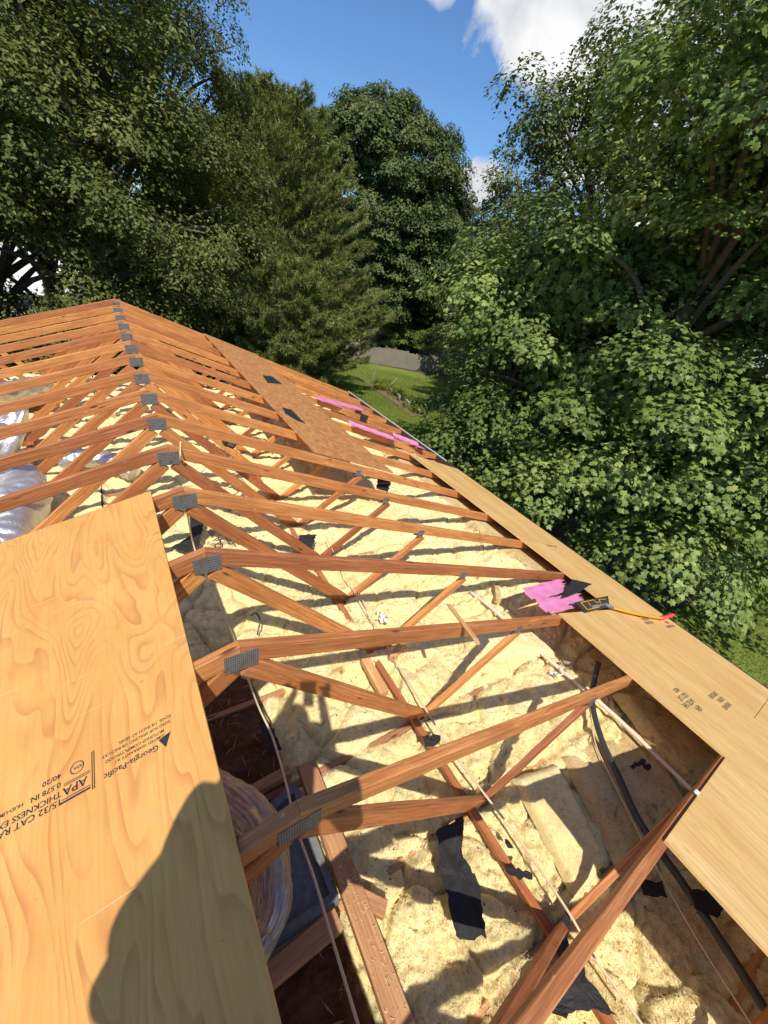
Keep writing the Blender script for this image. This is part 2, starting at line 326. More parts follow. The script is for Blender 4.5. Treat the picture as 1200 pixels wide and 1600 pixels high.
# ------------------------------------------------------------------ object helpers
def thing(name, label, cat, loc=(0, 0, 0), group=None, rotz=0):
    o = bpy.data.objects.new(name, None); C.objects.link(o); o.location = loc; o.rotation_euler = (0, 0, rotz)
    o.empty_display_size = 0.1; o['label'] = label; o['category'] = cat
    if group: o['group'] = group
    return o
def tag(o, label, cat, group=None):
    o['label'] = label; o['category'] = cat
    if group: o['group'] = group
    return o
def obj(name, verts, faces, m, parent=None, smooth=False, matrix=None):
    me = bpy.data.meshes.new(name); me.from_pydata([tuple(map(float, v)) for v in verts], [], [tuple(f) for f in faces]); me.materials.append(m)
    if smooth: me.polygons.foreach_set('use_smooth', [True] * len(me.polygons))
    me.update(); o = bpy.data.objects.new(name, me); C.objects.link(o)
    if parent: o.parent = parent
    if matrix is not None: o.matrix_basis = matrix
    return o
def fast(name, V, F, m, parent=None, tint=None, smooth=False):
    """V (n,3) float, F (k,c) int"""
    me = bpy.data.meshes.new(name); n, k, c = len(V), len(F), F.shape[1]
    me.vertices.add(n); me.vertices.foreach_set('co', np.ascontiguousarray(V, dtype=np.float32).ravel())
    me.loops.add(k * c); me.loops.foreach_set('vertex_index', np.ascontiguousarray(F, dtype=np.int32).ravel())
    me.polygons.add(k); me.polygons.foreach_set('loop_start', np.arange(0, k * c, c, dtype=np.int32)); me.polygons.foreach_set('loop_total', np.full(k, c, dtype=np.int32))
    if smooth: me.polygons.foreach_set('use_smooth', np.ones(k, dtype=bool))
    if tint is not None:
        a = me.attributes.new('tint', 'FLOAT', 'FACE'); a.data.foreach_set('value', np.ascontiguousarray(tint, dtype=np.float32))
    me.materials.append(m); me.update(calc_edges=True); me.validate()
    o = bpy.data.objects.new(name, me); C.objects.link(o)
    if parent: o.parent = parent
    return o
class MB:
    def __init__(s): s.v = []; s.f = []
    def add(s, v, f):
        b = len(s.v); s.v += [tuple(x) for x in v]; s.f += [tuple(i + b for i in q) for q in f]
    def box(s, x0, x1, y0, y1, z0, z1, mtx=None):
        v = [(x, y, z) for x in (x0, x1) for y in (y0, y1) for z in (z0, z1)]
        if mtx is not None: v = [tuple(mtx @ Vector(q)) for q in v]
        s.add(v, [(0, 1, 3, 2), (4, 6, 7, 5), (0, 4, 5, 1), (2, 3, 7, 6), (0, 2, 6, 4), (1, 5, 7, 3)])
    def tube(s, pts, rad, n=8, ring=None):
        pts = [np.array(p, float) for p in pts]; k = len(pts)
        rad = [rad] * k if isinstance(rad, (int, float)) else rad
        u = None; vs = []
        for i, p in enumerate(pts):
            t = pts[min(i + 1, k - 1)] - pts[max(i - 1, 0)]; t = t / (np.linalg.norm(t) + 1e-9)
            if u is None: u = np.cross(t, (0, 0, 1) if abs(t[2]) < 0.9 else (1, 0, 0))
            u = u - t * np.dot(u, t); u = u / (np.linalg.norm(u) + 1e-9); b = np.cross(t, u)
            for j in range(n):
                a = 2 * math.pi * j / n; vs.append(p + rad[i] * (math.cos(a) * u + math.sin(a) * b))
        fs = [(i * n + j, i * n + (j + 1) % n, (i + 1) * n + (j + 1) % n, (i + 1) * n + j) for i in range(k - 1) for j in range(n)]
        fs += [tuple(range(n - 1, -1, -1)), tuple((k - 1) * n + j for j in range(n))]
        s.add(vs, fs)
    def build(s, name, m, parent=None, smooth=False): return obj(name, s.v, s.f, m, parent, smooth)
def frame(o, x, up=(0, 0, 1)):
    """matrix with local X along x, local Z near up, origin o"""
    x = Vector(x).normalized(); y = Vector(up).cross(x).normalized(); z = x.cross(y)
    return Matrix(((x.x, y.x, z.x, o[0]), (x.y, y.y, z.y, o[1]), (x.z, y.z, z.z, o[2]), (0, 0, 0, 1)))
def beam_mesh(Ln, w_, t, c0=0.0, c1=0.0, z1=0.0, ch=0.0035, seg=6, wob=0.0012):
    """lumber along +X, width w_ from z1 down, thickness t in Y; ends sheared by c*z"""
    z0 = z1 - w_; h = t / 2
    sec = [(-h + ch, z0), (h - ch, z0), (h, z0 + ch), (h, z1 - ch), (h - ch, z1), (-h + ch, z1), (-h, z1 - ch), (-h, z0 + ch)]
    v = []; f = []
    for i in range(seg + 1):
        s = i / seg
        for (y, z) in sec:
            x = s * Ln + (1 - s) * c0 * z + s * c1 * z
            q = wob if 0 < i < seg else 0
            v.append((x, y + rnd.uniform(-q, q), z + rnd.uniform(-q, q)))
    for i in range(seg):
        for j in range(8): f.append((i * 8 + j, i * 8 + (j + 1) % 8, (i + 1) * 8 + (j + 1) % 8, (i + 1) * 8 + j))
    f += [tuple(range(7, -1, -1)), tuple(seg * 8 + j for j in range(8))]
    return v, f
def beam(name, p0, p1, w_=0.089, t=0.038, m=None, parent=None, up=(0, 0, 1), c0=0, c1=0, z1=None, seg=6):
    p0 = Vector(p0); p1 = Vector(p1); Ln = (p1 - p0).length
    v, f = beam_mesh(Ln, w_, t, c0, c1, w_ / 2 if z1 is None else z1, seg=seg)
    return obj(name, v, f, m or M_LUM2, parent, False, frame(p0, p1 - p0, up))
def dup(root, loc):
    r = root.copy(); C.objects.link(r); r.location = loc
    for ch in list(root.children):
        c = ch.copy(); C.objects.link(c); c.parent = r
    return r

# ------------------------------------------------------------------ ground
def gz(x, y):
    d = np.hypot(x, y); s = np.clip((d - 11) / 32, 0, 1); s = s * s * (3 - 2 * s)
    return -4.2 - 2.6 * s + 0.10 * fbm(x * 0.12, y * 0.12, 3, 3)
def at_ground(px, py):
    d = ray(px, py); t = 2.0
    while t < 200:
        p = CAM + d * t
        if p[2] < float(gz(np.array(p[0]), np.array(p[1]))): return p
        t += 0.05
    return p
def build_ground():
    xs = np.concatenate([np.linspace(-150, -25, 26), np.linspace(-24, 40, 129), np.linspace(42, 160, 26)])
    ys = np.concatenate([np.linspace(-60, -6, 19), np.linspace(-5, 48, 107), np.linspace(50, 220, 35)])
    X, Y = np.meshgrid(xs, ys, indexing='ij'); Z = gz(X, Y)
    V = np.stack([X, Y, Z], -1).reshape(-1, 3); a, b = X.shape
    I = np.arange(a * b).reshape(a, b); F = np.stack([I[:-1, :-1], I[1:, :-1], I[1:, 1:], I[:-1, 1:]], -1).reshape(-1, 4)
    o = fast('ground', V, F, M_LAWN, smooth=True); o['kind'] = 'structure'
build_ground()
def patch(name, pts, m, dz=0.012, kind='structure'):
    """flat irregular sheet that follows the ground"""
    c = np.mean(pts, 0); V = [(c[0], c[1], 0)]
    R = 6; n = len(pts) * 4; ring = []
    for i in range(n):
        a = i / 4; j = int(a); fr = a - j; p = np.array(pts[j % len(pts)]) * (1 - fr) + np.array(pts[(j + 1) % len(pts)]) * fr
        ring.append(p)
    F = []
    for r in range(1, R + 1):
        for i in range(n):
            q = c + (ring[i] - c) * (r / R) * (1 + (0.06 * math.sin(i * 2.3) if r == R else 0)); V.append((q[0], q[1], 0))
    V = [(x, y, float(gz(np.array(x), np.array(y))) + dz) for x, y, _ in V]
    for i in range(n): F.append((0, 1 + i, 1 + (i + 1) % n))
    for r in range(R - 1):
        for i in range(n): F.append((1 + r * n + i, 1 + r * n + (i + 1) % n, 1 + (r + 1) * n + (i + 1) % n, 1 + (r + 1) * n + i))
    V = [(x, y, z) for x, y, z in V]
    o = obj(name, V, F, m, None, True); o['kind'] = kind; return o

# woodland floor beyond the fence
FA = at_ground(505, 556); FB = at_ground(668, 582)
fd = (FB - FA)[:2]; fd = fd / np.linalg.norm(fd); fn = np.array([-fd[1], fd[0]])
if fn @ FA[:2] < 0: fn = -fn
A2 = FA[:2] - fd * 18; B2 = FB[:2] + fd * 26
patch('forest_floor', [A2 + fn * 0.6, A2 + fn * 60, B2 + fn * 60, B2 + fn * 0.6], M_DUFF, 0.05)
patch('forest_floor', [np.array(q) for q in ((6.5, 2.0), (13, 1.6), (18, 8), (16, 14), (9.5, 9.5), (6.8, 6))], M_DUFF, 0.03)
patch('forest_floor', [np.array(q) for q in ((-16, 10.5), (3, 10.5), (8, 17), (5, 30), (-12, 32), (-20, 22))], M_DUFF, 0.03)

# ------------------------------------------------------------------ house body
YN, YF, XW, XE = -3.2, 9.25, 4.2, 4.75
def build_house():
    h = thing('house', 'single storey house with lap siding under the stripped roof', 'house', (0, 0, 0))
    m = MB(); zt = -1.46
    for x0, x1, y0, y1 in ((XW - 0.12, XW, YN, YF), (-XW, -XW + 0.12, YN, YF), (-XW + 0.122, XW - 0.122, YF - 0.12, YF), (-XW + 0.122, XW - 0.122, YN, YN + 0.12)): m.box(x0, x1, y0, y1, -4.7, zt)
    m.build('wall', M_SIDE, h)
    m = MB(); m.box(-XW + 0.125, XW - 0.125, YN + 0.125, YF - 0.125, -1.475, -1.462); m.build('ceiling', M_DRY, h)
    for sgn in (1, -1):
        m = MB(); x = sgn * (XE + 0.002); zt2 = -T * XE - 0.005
        m.box(min(x, x + sgn * 0.025), max(x, x + sgn * 0.025), YN, YF, zt2 - 0.15, zt2); m.build('fascia', M_FASCIA, h)
        m = MB(); x2 = sgn * (XE + 0.03)
        m.box(min(x2, x2 + sgn * 0.012), max(x2, x2 + sgn * 0.012), YN, 5.2 if sgn > 0 else YF, zt2 - 0.07, zt2 + 0.010)
        m.build('drip_edge', M_FASCIA, h)
        m = MB(); m.box(min(x2 + sgn * .002, x2 + sgn * 0.014), max(x2 + sgn * .002, x2 + sgn * 0.014), 5.202 if sgn > 0 else YN - .02, YF if sgn > 0 else YN - .01, zt2 - 0.06, zt2 + 0.014)
        if sgn > 0: m.build('drip_edge', M_WPAINT, h)
        m = MB(); m.box(min(sgn * (XW + 0.003), sgn * XE), max(sgn * (XW + 0.003), sgn * XE), YN, YF, -1.66, -1.645); m.build('soffit', M_OSB, h)
    for yy in (1.0, 6.0):
        m = MB(); m.box(XW + 0.001, XW + 0.03, yy - 0.55, yy + 0.55, -3.3, -2.1); wn = m.build('window', M_WPAINT, h)
        m = MB(); m.box(XW + 0.03, XW + 0.034, yy - 0.48, yy + 0.48, -3.23, -2.17); m.build('pane', M_GLASS, wn)
build_house()

# ------------------------------------------------------------------ roof trusses
SP = 0.61; HX, HZ = 1.25, -1.345
ANG = math.atan(T); LEN = XE / math.cos(ANG)
def plate(name, x, z, wx, wz, y, rot, parent, m=M_PLATE):
    mb = MB(); mb.box(-wx / 2, wx / 2, -0.001, 0.001, -wz / 2, wz / 2); o = mb.build(name, m, parent)
    o.location = (x, y, z); o.rotation_euler = (0, rot, 0); return o
def make_truss():
    t = thing('roof_truss', 'tmp', 'roof truss', (0, 0, 0), 'roof trusses in a row along the ridge')
    for s in (1, -1):
        v, f = beam_mesh(LEN, 0.089, 0.038, -math.tan(ANG), -math.tan(ANG), 0.0, seg=16)
        if s < 0: v = [(a, -b, c) for a, b, c in v]; f = [q[::-1] for q in f]
        M = frame((s * 0.0006, 0, 0), (s * math.cos(ANG), 0, -math.sin(ANG)))
        if s < 0:
            x = Vector((-math.cos(ANG), 0, -math.sin(ANG))); z = Vector((-math.sin(ANG), 0, math.cos(ANG))); y = z.cross(x)
            M = Matrix(((x.x, y.x, z.x, -0.0006), (x.y, y.y, z.y, 0), (x.z, y.z, z.z, 0), (0, 0, 0, 1)))
            v = [(a, -b, c) for a, b, c in v]; f = [q[::-1] for q in f]
        obj('top_chord', v, f, M_LUM, t, False, M)
        beam('web', (s * 0.035, 0, -0.145), (s * (HX - 0.01), 0, HZ + 0.05), 0.089, 0.0355, M_LUM, t)
        beam('web', (s * (HX + 0.02), 0, HZ + 0.02), (s * 1.985, 0, -T * 1.985 - 0.118), 0.066, 0.0340, M_LUM, t)
        for y in (-0.0195, 0.0195):
            plate('connector_plate', s * 1.93, -T * 1.93 - 0.085, 0.075, 0.07, y, s * 0.32, t)
            plate('connector_plate', s * HX, HZ - 0.03, 0.15, 0.10, y * 1.02, 0, t)
    beam('bottom_chord', (-4.15, 0, -1.415), (4.15, 0, -1.415), 0.089, 0.0375, M_LUM2, t, seg=10)
    for y in (-0.0205, 0.0205): plate('connector_plate', 0.0, -0.088, 0.128, 0.098, y, 0, t)
    return t
LABS = {-3: 'roof truss behind the photographer, third back from the near sheathing end', -2: 'roof truss behind the photographer, second back from the near sheathing end',
        -1: 'roof truss just behind the photographer under the near sheathing',
        0: 'nearest roof truss at the lower right, where the wide plywood sheet steps in',
        1: 'roof truss with its peak in the photographer\'s shadow beside the silver duct',
        2: 'roof truss carrying the splintered stick, ending at the corner of the narrow plywood sheet',
        3: 'roof truss ending at the eave plywood beside the pair of pink foam baffles',
        4: 'roof truss at the far end of the big stamped plywood sheet',
        5: 'first roof truss fully clear of the big stamped plywood sheet',
        6: 'roof truss under the near end of the reddish strand board deck',
        7: 'roof truss one step past the near end of the strand board',
        8: 'eighth roof truss counted from the nearest ridge plate', 9: 'ninth roof truss counted from the nearest ridge plate',
        10: 'tenth roof truss counted from the nearest ridge plate', 11: 'fourth roof truss before the gable end',
        12: 'third roof truss before the gable end', 13: 'second roof truss before the gable end',
        14: 'roof truss right in front of the gable end', 15: 'gable end roof truss at the far peak against the trees'}
tr0 = make_truss()
for k in range(-3, 16):
    t = tr0 if k == -3 else dup(tr0, (0, 0, 0))
    t.location = (0, SP * k, 0); t['label'] = LABS[k]
    for c in t.children:
        if c.name.startswith('connector_plate'):
            c.rotation_euler.y += rnd.uniform(-.05, .05); c.location.x += rnd.uniform(-.006, .006); c.location.z += rnd.uniform(-.005, .005)
# ridge blocks and gable blocking
g = tag(beam('ridge_block', (-0.42, SP * 15 - 0.045, -0.18), (-0.04, SP * 15 - 0.045, -0.075), 0.085, 0.036, M_LUM), 'short reddish block nailed beside the peak of the gable end truss', 'wood block')

# ------------------------------------------------------------------ roof sheathing
def sheet(name, x0, x1, y0, y1, s, m, label, cat, th=0.0125, lift=0.0015, group=None):
    """panel on the slope; local X runs down slope, local Y = world Y"""
    w_ = (x1 - x0) / math.cos(ANG); ln = y1 - y0; nx, ny = 6, 12
    M = Matrix.Identity(4); ax = Vector((s * math.cos(ANG), 0, -math.sin(ANG))); nz_ = Vector((s * math.sin(ANG), 0, math.cos(ANG)))
    ay = nz_.cross(ax)
    o_ = Vector((s * x0, y0 if s > 0 else y1, -T * x0)) + nz_ * lift
    M = Matrix(((ax.x, ay.x, nz_.x, o_.x), (ax.y, ay.y, nz_.y, o_.y), (ax.z, ay.z, nz_.z, o_.z), (0, 0, 0, 1)))
    b = MB(); b.box(0, w_, 0, ln, 0, th); r = thing(name, label, cat, (0, 0, 0), group); r.matrix_basis = M
    p = b.build('panel', m, r); return r
PLY = sheet('plywood_sheet', 0.160, 1.318, 0.045, 2.505, -1, M_PLYB, 'large bold-grained plywood sheet with black stamps, left of the ridge', 'plywood sheet')
sheet('plywood_sheet', 0.160, 1.318, -2.4, 0.040, -1, M_PLYB, 'bold-grained plywood sheet under the photographer\'s feet', 'plywood sheet')
sheet('plywood_sheet', 1.322, 2.48, 0.045, 2.505, -1, M_PLYB, 'plywood sheet below the stamped one on the left slope', 'plywood sheet')
sheet('plywood_sheet', 1.322, 2.48, -2.4, 0.040, -1, M_PLYB, 'plywood sheet low on the left slope beside the photographer', 'plywood sheet')
G = 'straight-grained plywood sheets along the right eave'
E1 = sheet('plywood_sheet', 3.594, 4.76, 2.442, 4.865, 1, M_PLYS, 'farthest eave plywood sheet, running up to the pink foam baffle', 'plywood sheet', group=G)
E2 = sheet('plywood_sheet', 3.594, 4.76, 0.002, 2.438, 1, M_PLYS, 'eave plywood sheet with the yellow tool handle lying across it', 'plywood sheet', group=G)
E3 = sheet('plywood_sheet', 3.594, 4.76, -2.44, -0.002, 1, M_PLYS, 'eave plywood sheet cut off by the right edge of the photo', 'plywood sheet', group=G)
E4 = sheet('plywood_sheet', 2.502, 3.590, -1.218, 1.236, 1, M_PLYS, 'plywood sheet whose corner points at the black shovel blade, one strip up from the eave', 'plywood sheet', group=G)
E4b = sheet('plywood_sheet', 2.502, 3.590, -2.44, -1.222, 1, M_PLYS, 'second-course plywood sheet behind the photographer\'s right side', 'plywood sheet', group=G)
E5 = sheet('plywood_sheet', 1.322, 2.498, -2.44, 0.0, 1, M_PLYS, 'widest-reaching plywood sheet at the lower right, above the black pipe', 'plywood sheet', group=G)
G2 = 'reddish strand board sheets on the right slope'
O1 = sheet('strand_board', 1.40, 2.46, 3.70, 6.10, 1, M_OSB, 'nearest reddish strand board with torn black felt patches', 'strand board', group=G2)
O2 = sheet('strand_board', 1.40, 2.46, 6.105, 8.54, 1, M_OSB, 'farther reddish strand board reaching toward the gable', 'strand board', group=G2)
O3 = sheet('strand_board', 1.40, 2.46, 8.545, 9.20, 1, M_OSB, 'short end piece of strand board at the gable rake', 'strand board', group=G2)
# an old board strip and a far deck piece near the gable eave
def stamp(parent, lines, size, origin, rot, name='printed_stamp', th=0.0134):
    """text lines laid on the panel in its local XY plane; origin local"""
    vs = []; fs = []
    for (txt, dx, dy, sz) in lines:
        cu = bpy.data.curves.new('t', 'FONT'); cu.body = txt; cu.size = sz; cu.offset = sz * 0.012; cu.resolution_u = 2
        ob = bpy.data.objects.new('t', cu); C.objects.link(ob); dg = bpy.context.evaluated_depsgraph_get(); dg.update()
        me = bpy.data.meshes.new_from_object(ob.evaluated_get(dg)); b = len(vs)
        vs += [(v.co.x + dx, v.co.y + dy) for v in me.vertices]; fs += [tuple(i + b for i in p.vertices) for p in me.polygons]
        bpy.data.objects.remove(ob); bpy.data.curves.remove(cu); bpy.data.meshes.remove(me)
    ca, sa = math.cos(rot), math.sin(rot)
    V = [(origin[0] + x * ca - y * sa, origin[1] + x * sa + y * ca, th) for x, y in vs]
    return obj(name, V, fs, M_INK, parent)
def bars(parent, rects, origin, rot, name='printed_mark'):
    ca, sa = math.cos(rot), math.sin(rot); V = []; F = []
    for poly in rects:
        b = len(V); V += [(origin[0] + x * ca - y * sa, origin[1] + x * sa + y * ca, 0.0137) for x, y in poly]; F.append(tuple(range(b, b + len(poly))))
    return obj(name, V, F, M_INK, parent)
def rect(x0, y0, x1, y1): return [(x0, y0), (x1, y0), (x1, y1), (x0, y1)]
def ringpoly(cx, cy, r, t, n=24, sy=1.0):
    out = []
    for i in range(n):
        a, b = 2 * math.pi * i / n, 2 * math.pi * (i + 1) / n
        out.append([(cx + r * math.cos(a), cy + sy * r * math.sin(a)), (cx + r * math.cos(b), cy + sy * r * math.sin(b)), (cx + (r - t) * math.cos(b), cy + sy * (r - t) * math.sin(b)), (cx + (r - t) * math.cos(a), cy + sy * (r - t) * math.sin(a))])
    return out
# left sheet local frame: X down slope (away from the ridge), Y = toward the camera (-world y), origin at (-0.16, y=2.505)
def left_local(px, py):
    p = atroof(px, py, -1, 0.014); return ((-p[0] - 0.160) / math.cos(ANG), 2.505 - p[1])
def st(*items): stamp(PLY, [(t, x, -y, z) for t, x, y, z in items], 1, (0, 0), 0)
st(('Georgia-Pacific', 0.146, -1.512, 0.0258))
st(('LIMITED WARRANTY AT', 0.128, -1.488, 0.013), ('MUTLINGP COM/PLYWOOD', 0.124, -1.472, 0.0135))
st(('SIZED FOR SPACING 1/8 INCH AT', 0.102, -1.452, 0.0135), ('EDGE. 1/8 INCH AT SIDES', 0.098, -1.434, 0.014))
def bz(*polys): bars(PLY, [[(x, y) for x, y in q] for q in polys], (0, 0), 0)
bz([(0.106, 1.492), (0.144, 1.500), (0.126, 1.535)])
bz(rect(0.3255, 1.418, 0.3280, 1.538)); bz(rect(0.3310, 1.418, 0.3335, 1.538))
st(('APA', 0.346, -1.487, 0.035)); st(('APA', 0.358, -1.439, 0.0135))
bz(rect(0.338, 1.519, 0.412, 1.5215)); bz(rect(0.338, 1.525, 0.418, 1.531))
bz(rect(0.338, 1.474, 0.408, 1.4765)); bz(rect(0.338, 1.4795, 0.408, 1.482))
bars(PLY, ringpoly(0.373, 1.444, 0.019, 0.0025), (0, 0), 0)
st(('15/32 CAT RATED SHEATHING', 0.412, -1.513, 0.026)); st(('THICKNESS EXPOSURE 1', 0.414, -1.490, 0.024))
st(('0.578 IN.', 0.416, -1.462, 0.022)); st(('HUD-UM-40c', 0.512, -1.462, 0.015)); st(('40/20', 0.416, -1.434, 0.022))
# right sheets: local X down slope, Y = +world y
def right_local(px, py, x0, y0):
    p = atroof(px, py, 1, 0.014); return ((p[0] - x0) / math.cos(ANG), p[1] - y0)
def stR(sh, x0, y0, px, py, items, rot=math.pi):
    o = right_local(px, py, x0, y0)
    for it in items: stamp(sh, [it], 1, o, rot)
stR(E4, 2.502, -1.218, 1078, 1092, [('APA', 0, .05, .06), ('RATED SHE', -.02, 0, .05), ('15/32 CAT', -.04, -.05, .05), ('40/20', 0, -.10, .045)])
stR(E4, 2.502, -1.218, 1128, 1090, [('THICKNESS', 0, .04, .045), ('0.578 IN.', 0, -.01, .045), ('EXPOSURE 1', 0, -.06, .045)])
stR(E2, 3.594, 0.002, 1012, 966, [('THICKNESS', 0, .04, .05), ('0.578 IN.', 0.02, -.01, .05), ('SIZED FOR', 0, -.06, .05)])
stR(E2, 3.594, 0.002, 1048, 974, [('HUD-UM-40c', 0, .02, .05), ('APA', 0.03, -.04, .06)])
stR(E2, 3.594, 0.002, 868, 853, [('APA 40/20', 0, 0, .06)])
cr = [right_local(px, py, 1.322, -2.44) for px, py in ((1150, 1290), (1168, 1312), (1166, 1308))]

# ------------------------------------------------------------------ insulation
def ins_h(X, Y):
    wx = X + 0.09 * fbm(X * 3.1, Y * 3.1, 11, 3); wy = Y + 0.09 * fbm(X * 3.1 + 40, Y * 3.1, 12, 3)
    f1, f2 = worley(wx * 3.0, wy * 2.6, 5); g1, g2 = worley(wx * 8.5, wy * 8.5, 9)
    h = 0.056 * (0.7 - f1) + 0.016 * (0.6 - g1)
    h -= 0.052 * np.exp(-((f2 - f1) / 0.06)**2) * np.clip(fbm(X * 1.7, Y * 1.7, 31, 2) * 3 + 0.75, 0, 1)
    crk = fbm(wx * 1.3, wy * 1.3, 22, 3); h -= 0.055 * np.exp(-(crk / 0.011)**2) - 0.026 * np.tanh(crk / 0.016)
    crk = fbm(wx * 3.6, wy * 3.0, 27, 3); h -= 0.022 * np.exp(-(crk / 0.020)**2)
    rg = 1 - 2 * np.abs(fbm(wx * 6.5, wy * 6.5, 81, 3)) ; h += 0.020 * (rg - 0.6); rg = 1 - 2.2 * np.abs(fbm(wx * 17, wy * 15, 84, 3)); h += 0.009 * rg
    h += 0.030 * fbm(X * 5, Y * 5, 44, 5, 0.6) + 0.05 * fbm(X * 1.1, Y * 1.1, 55, 2) + 0.007 * fbm(X * 40, Y * 40, 66, 3, 0.7)
    kk = (Y / SP) - np.round(Y / SP); h -= 0.035 * np.exp(-(kk * SP / 0.035)**2)
    return h
def field(name, x0, x1, y0, y1, st, base, m, hf, kind='stuff', lab=None, cat=None):
    xs = np.arange(x0, x1 + st / 2, st); ys = np.arange(y0, y1 + st / 2, st); X, Y = np.meshgrid(xs, ys, indexing='ij')
    Z = base + hf(X, Y); 
    jx = st * 0.5 * vnoise(X * 31, Y * 31, 3); jy = st * 0.5 * vnoise(X * 31, Y * 31, 4)
    V = np.stack([X + jx, Y + jy, Z], -1).reshape(-1, 3); a, b = X.shape
    I = np.arange(a * b).reshape(a, b); F = np.stack([I[:-1, :-1], I[1:, :-1], I[1:, 1:], I[:-1, 1:]], -1).reshape(-1, 4)
    o = fast(name, V, F, m, smooth=True)
    if kind: o['kind'] = kind
    if lab: o['label'] = lab; o['category'] = cat
    return o
def hole(X, Y):      # 1 inside the dug-out bay beside the ridge
    ex = 0.30 + 0.05 * fbm(Y * 3, X * 0 + 2, 8, 3)
    a = 1 / (1 + np.exp((X - ex) / 0.014)); b = 1 / (1 + np.exp(-(X + 0.42) / 0.02)); c = 1 / (1 + np.exp((Y - 2.13 - 0.05 * fbm(X * 4, Y * 0, 9, 2)) / 0.02))
    return a * b * c
def eave_rise(X): return 0.13 * np.clip((np.abs(X) - 2.85) / 0.7, 0, 1)**1.5
def near_h(X, Y): return np.minimum(ins_h(X, Y) - 0.125 * hole(X, Y) + eave_rise(X), 1.335 - T * np.abs(X) - 0.125)
LI = 'yellow glass wool insulation lying torn and lumpy between the trusses'
field('insulation', -0.5, 3.3, -1.2, 3.3, 0.0125, -1.335, M_INS, near_h, lab=LI, cat='insulation')
field('insulation', -0.5, 3.3, 3.3, 9.1, 0.028, -1.335, M_INS, near_h, lab='yellow glass wool insulation between the trusses toward the gable end', cat='insulation')
field('insulation', -4.05, -0.5, -3, 9.1, 0.035, -1.335, M_INS, near_h, lab='yellow glass wool insulation left of the ridge around the silver ducts', cat='insulation')
field('insulation', -0.5, 3.3, -3.0, -1.2, 0.04, -1.335, M_INS, near_h, lab='yellow glass wool insulation behind the photographer under the sheathing', cat='insulation')
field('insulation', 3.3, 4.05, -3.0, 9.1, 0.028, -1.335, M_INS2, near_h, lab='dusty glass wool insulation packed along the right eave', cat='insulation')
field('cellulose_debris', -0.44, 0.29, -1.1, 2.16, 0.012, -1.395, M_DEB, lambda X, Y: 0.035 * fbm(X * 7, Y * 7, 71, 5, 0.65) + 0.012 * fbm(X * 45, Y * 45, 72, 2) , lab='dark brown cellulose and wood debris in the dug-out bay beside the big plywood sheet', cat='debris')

# separate batts
def batt(name, quad, z, th, m, label, bend=None, n=26):
    """soft slab laid over four world corner points (x,y)"""
    q = [np.array(a[:2]) for a in quad]; V = []; F = []
    for i in range(n + 1):
        for j in range(n + 1):
            u, v = i / n, j / n; p = (q[0] * (1 - u) + q[1] * u) * (1 - v) + (q[3] * (1 - u) + q[2] * u) * v
            e = min(u, 1 - u, v, 1 - v) * n; edge = min(1, (e / 2.2))**0.5
            X, Y = np.array(p[0]), np.array(p[1])
            p = p + 0.02 * np.array([float(fbm(Y * 5, X, 3, 2)), float(fbm(X * 5, Y, 4, 2))])
            h = z + th * edge + 0.035 * float(fbm(X * 3.2, Y * 3.2, 91, 5, 0.6)) + (bend(u, v) if bend else 0)
            V.append((p[0], p[1], h))
    b = len(V)
    for i in range(n):
        for j in range(n): F.append((i * (n + 1) + j, (i + 1) * (n + 1) + j, (i + 1) * (n + 1) + j + 1, i * (n + 1) + j + 1))
    o = obj(name, V, F, m, None, True); tag(o, label, 'insulation batt'); return o
zb = -1.30
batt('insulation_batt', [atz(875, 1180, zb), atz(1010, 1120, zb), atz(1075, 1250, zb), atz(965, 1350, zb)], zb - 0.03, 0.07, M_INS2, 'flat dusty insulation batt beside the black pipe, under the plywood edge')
batt('insulation_batt', [atz(800, 1215, zb), atz(868, 1190, zb), atz(950, 1345, zb), atz(900, 1400, zb)], zb - 0.04, 0.07, M_INS, 'long yellow insulation batt with a straight edge between white cable and black pipe')
batt('insulation_batt', [atz(715, 985, zb), atz(815, 975, zb), atz(880, 1025, zb), atz(745, 1040, zb)], zb - 0.03, 0.06, M_INS, 'rounded curl of yellow insulation below the splintered stick truss, near the plywood corner', bend=lambda u, v: 0.05 * math.sin(3.1 * u))
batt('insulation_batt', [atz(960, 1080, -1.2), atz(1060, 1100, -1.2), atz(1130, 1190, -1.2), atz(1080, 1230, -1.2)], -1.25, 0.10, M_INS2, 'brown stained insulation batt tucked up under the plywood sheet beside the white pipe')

# longitudinal runner board with torn felt, over the bottom chords
tag(beam('runner_board', (1.165, -0.4, -1.285), (1.165, 4.9, -1.285), 0.04, 0.045, M_LUM, None, seg=20), 'long reddish runner board half buried in the insulation along the web joints', 'board')
tag(beam('runner_board', (-1.165, 2.5, -1.262), (-1.165, 8.9, -1.262), 0.045, 0.060, M_LUM, None, seg=20), 'reddish runner board half buried left of the ridge by the silver ducts', 'board')
